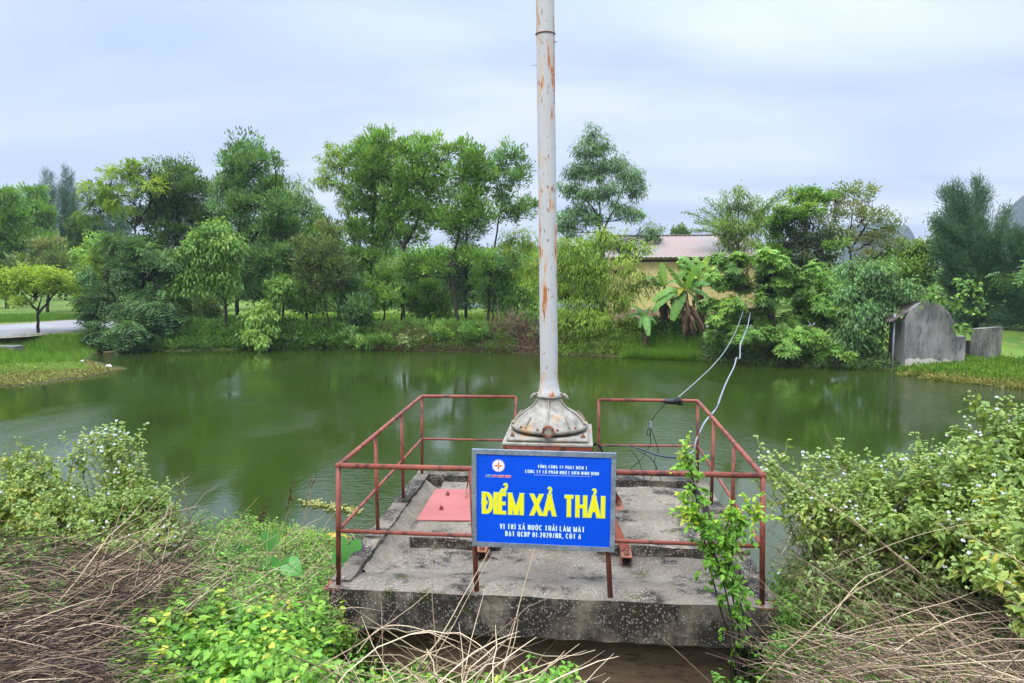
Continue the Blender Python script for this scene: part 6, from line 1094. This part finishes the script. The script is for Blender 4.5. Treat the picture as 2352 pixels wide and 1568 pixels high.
# tall single dry stalks that stand out
def stalk(label, pts, r_=.004, var=.8, name='dry_stalk', fuzz=0, group='tall dry stalks'):
    P = path([A(*p) for p in pts], 26); z = ground_z(P[0][0], P[0][1])
    if abs(P[0][2]-z) < .6: P = np.concatenate([[[P[0][0], P[0][1], z-.02]], P])
    g = Geo(); tubes(g, P, np.linspace(r_, r_*.35, len(P)), 6, var=var)
    o = tag(g.build(name, M_straw, None, True), label, 'dry stalk', group=group)
    if fuzz:
        gl = Geo(); k = rng.integers(len(P)//2, len(P), fuzz); leaves(gl, P[k], dirs(fuzz)+[0, 0, .3], dirs(fuzz), .05, .014, .4+rng.normal(0, .2, fuzz)); tag(part(gl, 'withered_leaves', LM['deadleaf'], o), kind='stuff')
    return o
for d in (('long pale stalk arching up from the bottom left to the green bush', [(280, 1560, -.5), (300, 1440, -.4), (330, 1330, -.2), (372, 1255, 0)], .006, .95), ('pale stalk arching beside the longest one in the lower left', [(265, 1540, -.6), (290, 1420, -.5), (340, 1300, -.3), (400, 1220, -.1)], .005, .85),
          ('dark stalk crossing the pale stalks at the lower left', [(200, 1500, -.4), (330, 1380, -.2), (470, 1250, .1), (560, 1150, .4)], .004, .2), ('thin stalk bending right over the left weeds', [(300, 1420, -.3), (400, 1330, 0), (520, 1250, .3), (500, 1225, .5)], .004, .6),
          ('tall brown stalk standing against the water left of centre', [(438, 1290, .6), (437, 1220, .6), (425, 1130, .6), (418, 1085, .6)], .006, .5), ('thin tan stalk with dead leaves near the left corner post', [(690, 1240, 1.2), (700, 1190, 1.2), (712, 1130, 1.2), (720, 1095, 1.2)], .005, .75, 'dry_stalk', 16),
          ('wiry brown weed stalk with curled leaves left of the tan one', [(655, 1250, 1.3), (660, 1200, 1.3), (665, 1150, 1.3), (672, 1105, 1.3)], .0035, .3, 'dry_stalk', 30), ('short rusty weed stalk with tufted top near the waterline', [(600, 1240, 1.4), (598, 1200, 1.4), (610, 1165, 1.4)], .003, .35, 'dry_stalk', 36),
          ('leaning tan stalk in front of the left weeds', [(620, 1290, .8), (640, 1230, .8), (668, 1165, .8)], .004, .75),
          ('tall straw stalk leaning up across the left leg of the sign', [(880, 1640, -1.6), (1000, 1480, -1.5), (1075, 1350, -1.4), (1125, 1262, -1.35)], .0055, .92), ('second straw stalk beside the one crossing the sign leg', [(900, 1640, -1.6), (1010, 1490, -1.5), (1080, 1362, -1.4), (1134, 1268, -1.35)], .004, .85),
          ('straight thin straw stalk rising to the left mid rail', [(1010, 1640, -1.5), (1002, 1500, -1.4), (992, 1350, -1.35), (998, 1238, -1.3)], .0045, .7), ('straw stalk rising to the bottom edge of the sign', [(1120, 1660, -1.6), (1160, 1520, -1.5), (1195, 1380, -1.4), (1228, 1256, -1.35)], .0055, .9),
          ('tan stalk leaning left before the slab corner', [(860, 1640, -1.5), (850, 1540, -1.45), (885, 1440, -1.4), (918, 1388, -1.35)], .004, .55), ('short upright stalk in front of the slab edge', [(885, 1640, -1.5), (880, 1530, -1.4), (876, 1385, -1.3)], .004, .8), ('bent pale stalk before the middle of the wall', [(930, 1640, -1.5), (960, 1530, -1.45), (1010, 1470, -1.4), (1045, 1432, -1.35)], .004, .85),
          ('forked straw stalk right of the middle of the wall', [(1140, 1660, -1.6), (1150, 1560, -1.5), (1180, 1480, -1.45), (1190, 1420, -1.4)], .005, .95), ('long horizontal straw bending along the wall foot', [(820, 1500, -1.2), (880, 1440, -1.2), (980, 1450, -1.2), (1100, 1520, -1.2)], .005, .9),
          ('brown twig slanting across the dark wall at the right', [(1640, 1575, -.25), (1560, 1500, -.25), (1520, 1465, -.2)], .004, .55), ('long thin twig reaching up left out of the right bushes', [(2230, 1300, .3), (2000, 1180, .5), (1930, 1060, .7), (1895, 985, .8)], .0045, .45),
          ('pale slender stem slanting from the corner post down into the right bushes', [(2180, 1370, -.2), (1980, 1210, .1), (1840, 1110, .25), (1755, 1045, .3)], .0055, .85), ('brown stem parallel below the pale slender one', [(2200, 1400, -.2), (2040, 1260, .0), (1900, 1160, .2), (1800, 1090, .3)], .005, .6),
          ('looping pale vine stem in the right tangle', [(1900, 1560, -.5), (1960, 1440, -.3), (1980, 1330, 0), (1990, 1220, .2)], .005, .8), ('brown bough lying across the right tangle', [(1870, 1480, -.6), (2000, 1410, -.5), (2200, 1390, -.4), (2330, 1370, -.4)], .007, .5),
          ('thick pale straw arching in the bottom right corner', [(1950, 1640, -1.3), (2050, 1500, -1.2), (2200, 1420, -1.1), (2340, 1400, -1.)], .006, .95), ('fallen straw slanting out of the bottom right corner', [(2340, 1640, -1.4), (2250, 1520, -1.3), (2180, 1450, -1.2), (2120, 1390, -1.1)], .006, .9)): stalk(*d)
# straw tussock in front of the wall
def tussock(label, c, n, h, lean, leaf='straw', r_=.0020, name='grass_tussock', cat='grass'):
    g = Geo(); z = ground_z(*c); a = rnd(n, 0, 6.28); s_ = np.array([c[0], c[1], z])+np.stack([rng.normal(0, .07, n), rng.normal(0, .05, n), 0*a], 1); D = np.stack([np.cos(a)*rnd(n, .1, .9)+lean[0], np.sin(a)*rnd(n, .1, .5)+lean[1], rnd(n, .5, 1.1)], 1); ln = rnd(n, .4, 1.)*h; e_ = s_+unit(D)*ln[:, None]
    C = curve3(s_, e_, .10*ln*rnd(n, 0, 1.4), 8, .008); r = empty(name, (c[0], c[1], z), label=label, cat=cat); tubes(g, C, (r_*rnd(n, .5, 1.3))[:, None]*np.linspace(1, .25, 8)[None], 3, var=np.clip(.78+rng.normal(0, .18, n), 0, 1)); part(g, 'dry_blades', M_straw, r, True)
    g = Geo(); m_ = n//6; C = C[:m_]+rng.normal(0, .03, (m_, 1, 3)); w = np.linspace(1, .1, 8)*.006
    for j in range(m_): sd = unit(np.cross(C[j][-1]-C[j][0], [0, .2, 1])); V = np.concatenate([C[j]-sd*w[:, None], C[j]+sd*w[:, None]]); g.add(V, None, [(i, i+1, 8+i+1, 8+i) for i in range(7)], .6)
    part(g, 'green_blades', LM['grass'], r)
for i, (px, py, n, h, lx, lab) in enumerate(((880, 1585, 30, .42, .3, 'dry grass tussock below the left corner of the slab'), (1010, 1600, 24, .38, .2, 'dry grass tussock in front of the wall under the left sign leg'), (1130, 1600, 20, .36, .2, 'dry grass tussock in front of the wall under the sign'), (800, 1560, 40, .5, .2, 'dry grass tussock left of the slab corner'), (1230, 1620, 12, .28, .0, 'small dry grass tussock right of the others before the wall'))):
    P_ = A(px, py, -.85-.05*i); tussock(lab, (P_[0], P_[1]), n, h, (lx, -.1))
# taro plants
def taro(label, pts, Y, L=.30):
    c = A(pts[0][0], pts[0][1]+40, Y); r = empty('taro_plant', (c[0], Y, ground_z(c[0], Y)), label=label, cat='taro plant', group='taro plants left of the platform')
    for px, py, ang, til, s_ in pts:
        p = A(px, py, Y+rng.normal(0, .05)); g = Geo(); z = ground_z(p[0], p[1]); tubes(g, curve3([c[0], Y, z], p, .05, 8)[0], np.linspace(.009, .005, 8), 6, var=.9); part(g, 'stalk', M_stem, r, True)
        g = Geo(); l = L*s_; d = np.array([math.cos(R_(ang)), -.25, math.sin(R_(ang))]); d = unit(d); N = unit(np.array([.1, -math.cos(R_(til)), math.sin(R_(til))])); B = unit(np.cross(d, N)); N = np.cross(B, d)
        out = [(-.30, .10), (-.42, .24), (-.36, .40), (-.12, .50), (.15, .47), (.45, .30), (.75, .12), (1., 0)]; V = [p]+[p+d*l*(a*.7)+B*l*b*.85+N*l*(.10*b-.10*a*a) for a, b in out]+[p+d*l*(a*.7)-B*l*b*.85+N*l*(.10*b-.10*a*a) for a, b in out[:-1]]+[p+d*l*.35-N*l*.03]
        t = [(0, i, i+1) for i in range(1, 5)]+[(0, 5, 16), (16, 5, 6), (16, 6, 7), (16, 7, 8)]+[(0, 9+i+1, 9+i) for i in range(4)]+[(0, 16, 13), (16, 14, 13), (16, 15, 14), (16, 8, 15)]
        g.add(V, t, None, .4+rng.normal(0, .2)); part(g, 'leaf', LM['taro'], r, True)
taro('taro plant with heart-shaped leaves at the waterline among the weeds', [(560, 1262, -100, 20, .8), (566, 1305, -80, 35, .9), (622, 1235, -95, 20, .8)], 1.2)
taro('taro plant with a large dark notched leaf in the middle of the left weeds', [(640, 1300, -95, 30, 1.1), (668, 1300, -30, 40, .8)], .75)
taro('taro plant tucked against the left side of the platform', [(800, 1255, -100, 20, 1.), (812, 1290, -70, 40, .9), (785, 1270, -140, 30, .7)], .7)
# sapling growing up in front of the right side of the railing
def sapling():
    b = A(1690, 1540, -.55); b[2] = ground_z(b[0], b[1]); r = empty('sapling', tuple(b), label='leafy sapling on dark thin stems growing in front of the right railing', cat='sapling'); gs, gl = Geo(), Geo()
    stems = [[(1680, 1500), (1655, 1400), (1628, 1290), (1605, 1180), (1590, 1090), (1572, 1040)], [(1700, 1500), (1688, 1400), (1668, 1300), (1660, 1240), (1680, 1180)], [(1720, 1500), (1705, 1400), (1680, 1320), (1690, 1240), (1720, 1195), (1745, 1180)], [(1690, 1500), (1660, 1330), (1625, 1240), (1600, 1190), (1575, 1180)]]
    for si, st_ in enumerate(stems):
        P = path([b+[.03*si, 0, 0]]+[A(x, y, -.45-.03*si) for x, y in st_], 40); tubes(gs, P, np.linspace(.008, .0025, 40), 6, var=.12)
        for _ in range(60):
            k = rng.integers(15, 40) if rng.random() < .9 else rng.integers(6, 17); d = unit(rng.normal(0, 1, 3)+[0, -.1, .5]); ln = rng.uniform(.05, .17)*(1 if k > 16 else .6); Q = curve3(P[k], P[k]+d*ln, .01, 6)[0]; tubes(gs, Q, np.linspace(.002, .001, 6), 3, var=.35)
            m_ = 8; t = rnd(m_, .15, 1)*5; i = np.minimum(t.astype(int), 4); f = (t-i)[:, None]; q = Q[i]*(1-f)+Q[i+1]*f; v = .42+.36*(k/40)**2+rng.normal(0, .13, m_)+(.12 if P[k][2] > .8 and k > 34 else 0)
            broad(gl, q, unit(rng.normal(0, .8, (m_, 3))+d+[0, 0, -.1]), unit([0, -.3, 1]+rng.normal(0, .4, (m_, 3))), rnd(m_, .028, .055), rnd(m_, .020, .034), v, droop=.15)
    part(gs, 'stem', M_bark, r, True); part(gl, 'foliage', LM['weed'], r, True)
sapling()
g = Geo(); P = np.array([Gz(x, y, WATER+.015) for x, y in zip(np.linspace(690, 830, 260)+rng.normal(0, 2, 260), 1152+np.linspace(0, 30, 260)**1.0*.7+rng.normal(0, 4, 260))]); leaves(g, P, dirs(260)*[1, 1, .3], dirs(260)*.5+[0, 0, 1], .07, .03, .7+rng.normal(0, .2, 260)); tag(g.build('water_weed', LM['algae']), 'thin line of reddish floating weed beside the left railing', 'weed', kind='stuff')
g = Geo(); c = Gz(752, 1238, WATER+.05); V = rough(np.array([[x, y, .05*math.sin(x*9)*math.cos(y*7)] for y in np.linspace(-.13, .13, 6) for x in np.linspace(-.3, .3, 12)]), .02, 10, 5)+c; g.add(V, None, [(j*12+i, j*12+i+1, j*12+i+13, j*12+i+12) for j in range(5) for i in range(11)]); tag(g.build('plastic_sheet', flat('orange_plastic', (.75, .38, .06), .4), None, True), 'scrap of orange plastic sheet at the waterline beside the left corner post', 'litter')

# ------------------------------------------------------------------ air
g = Geo(); box(g, (0, 330, 56), (1500, 720, 116)); hz_ = g.build('haze', None); hz_.data.materials.clear()
MH = bpy.data.materials.new('haze_air'); MH.use_nodes = True; t = MH.node_tree; t.nodes.clear(); pv = t.nodes.new('ShaderNodeVolumePrincipled'); ou = t.nodes.new('ShaderNodeOutputMaterial'); t.links.new(pv.outputs[0], ou.inputs['Volume'])
pv.inputs['Color'].default_value = (.72, .83, 1, 1); pv.inputs['Density'].default_value = .0005; pv.inputs['Anisotropy'].default_value = .2; hz_.data.materials.append(MH); tag(hz_, kind='stuff', label='pale haze in the air fading the far hills', cat='haze')
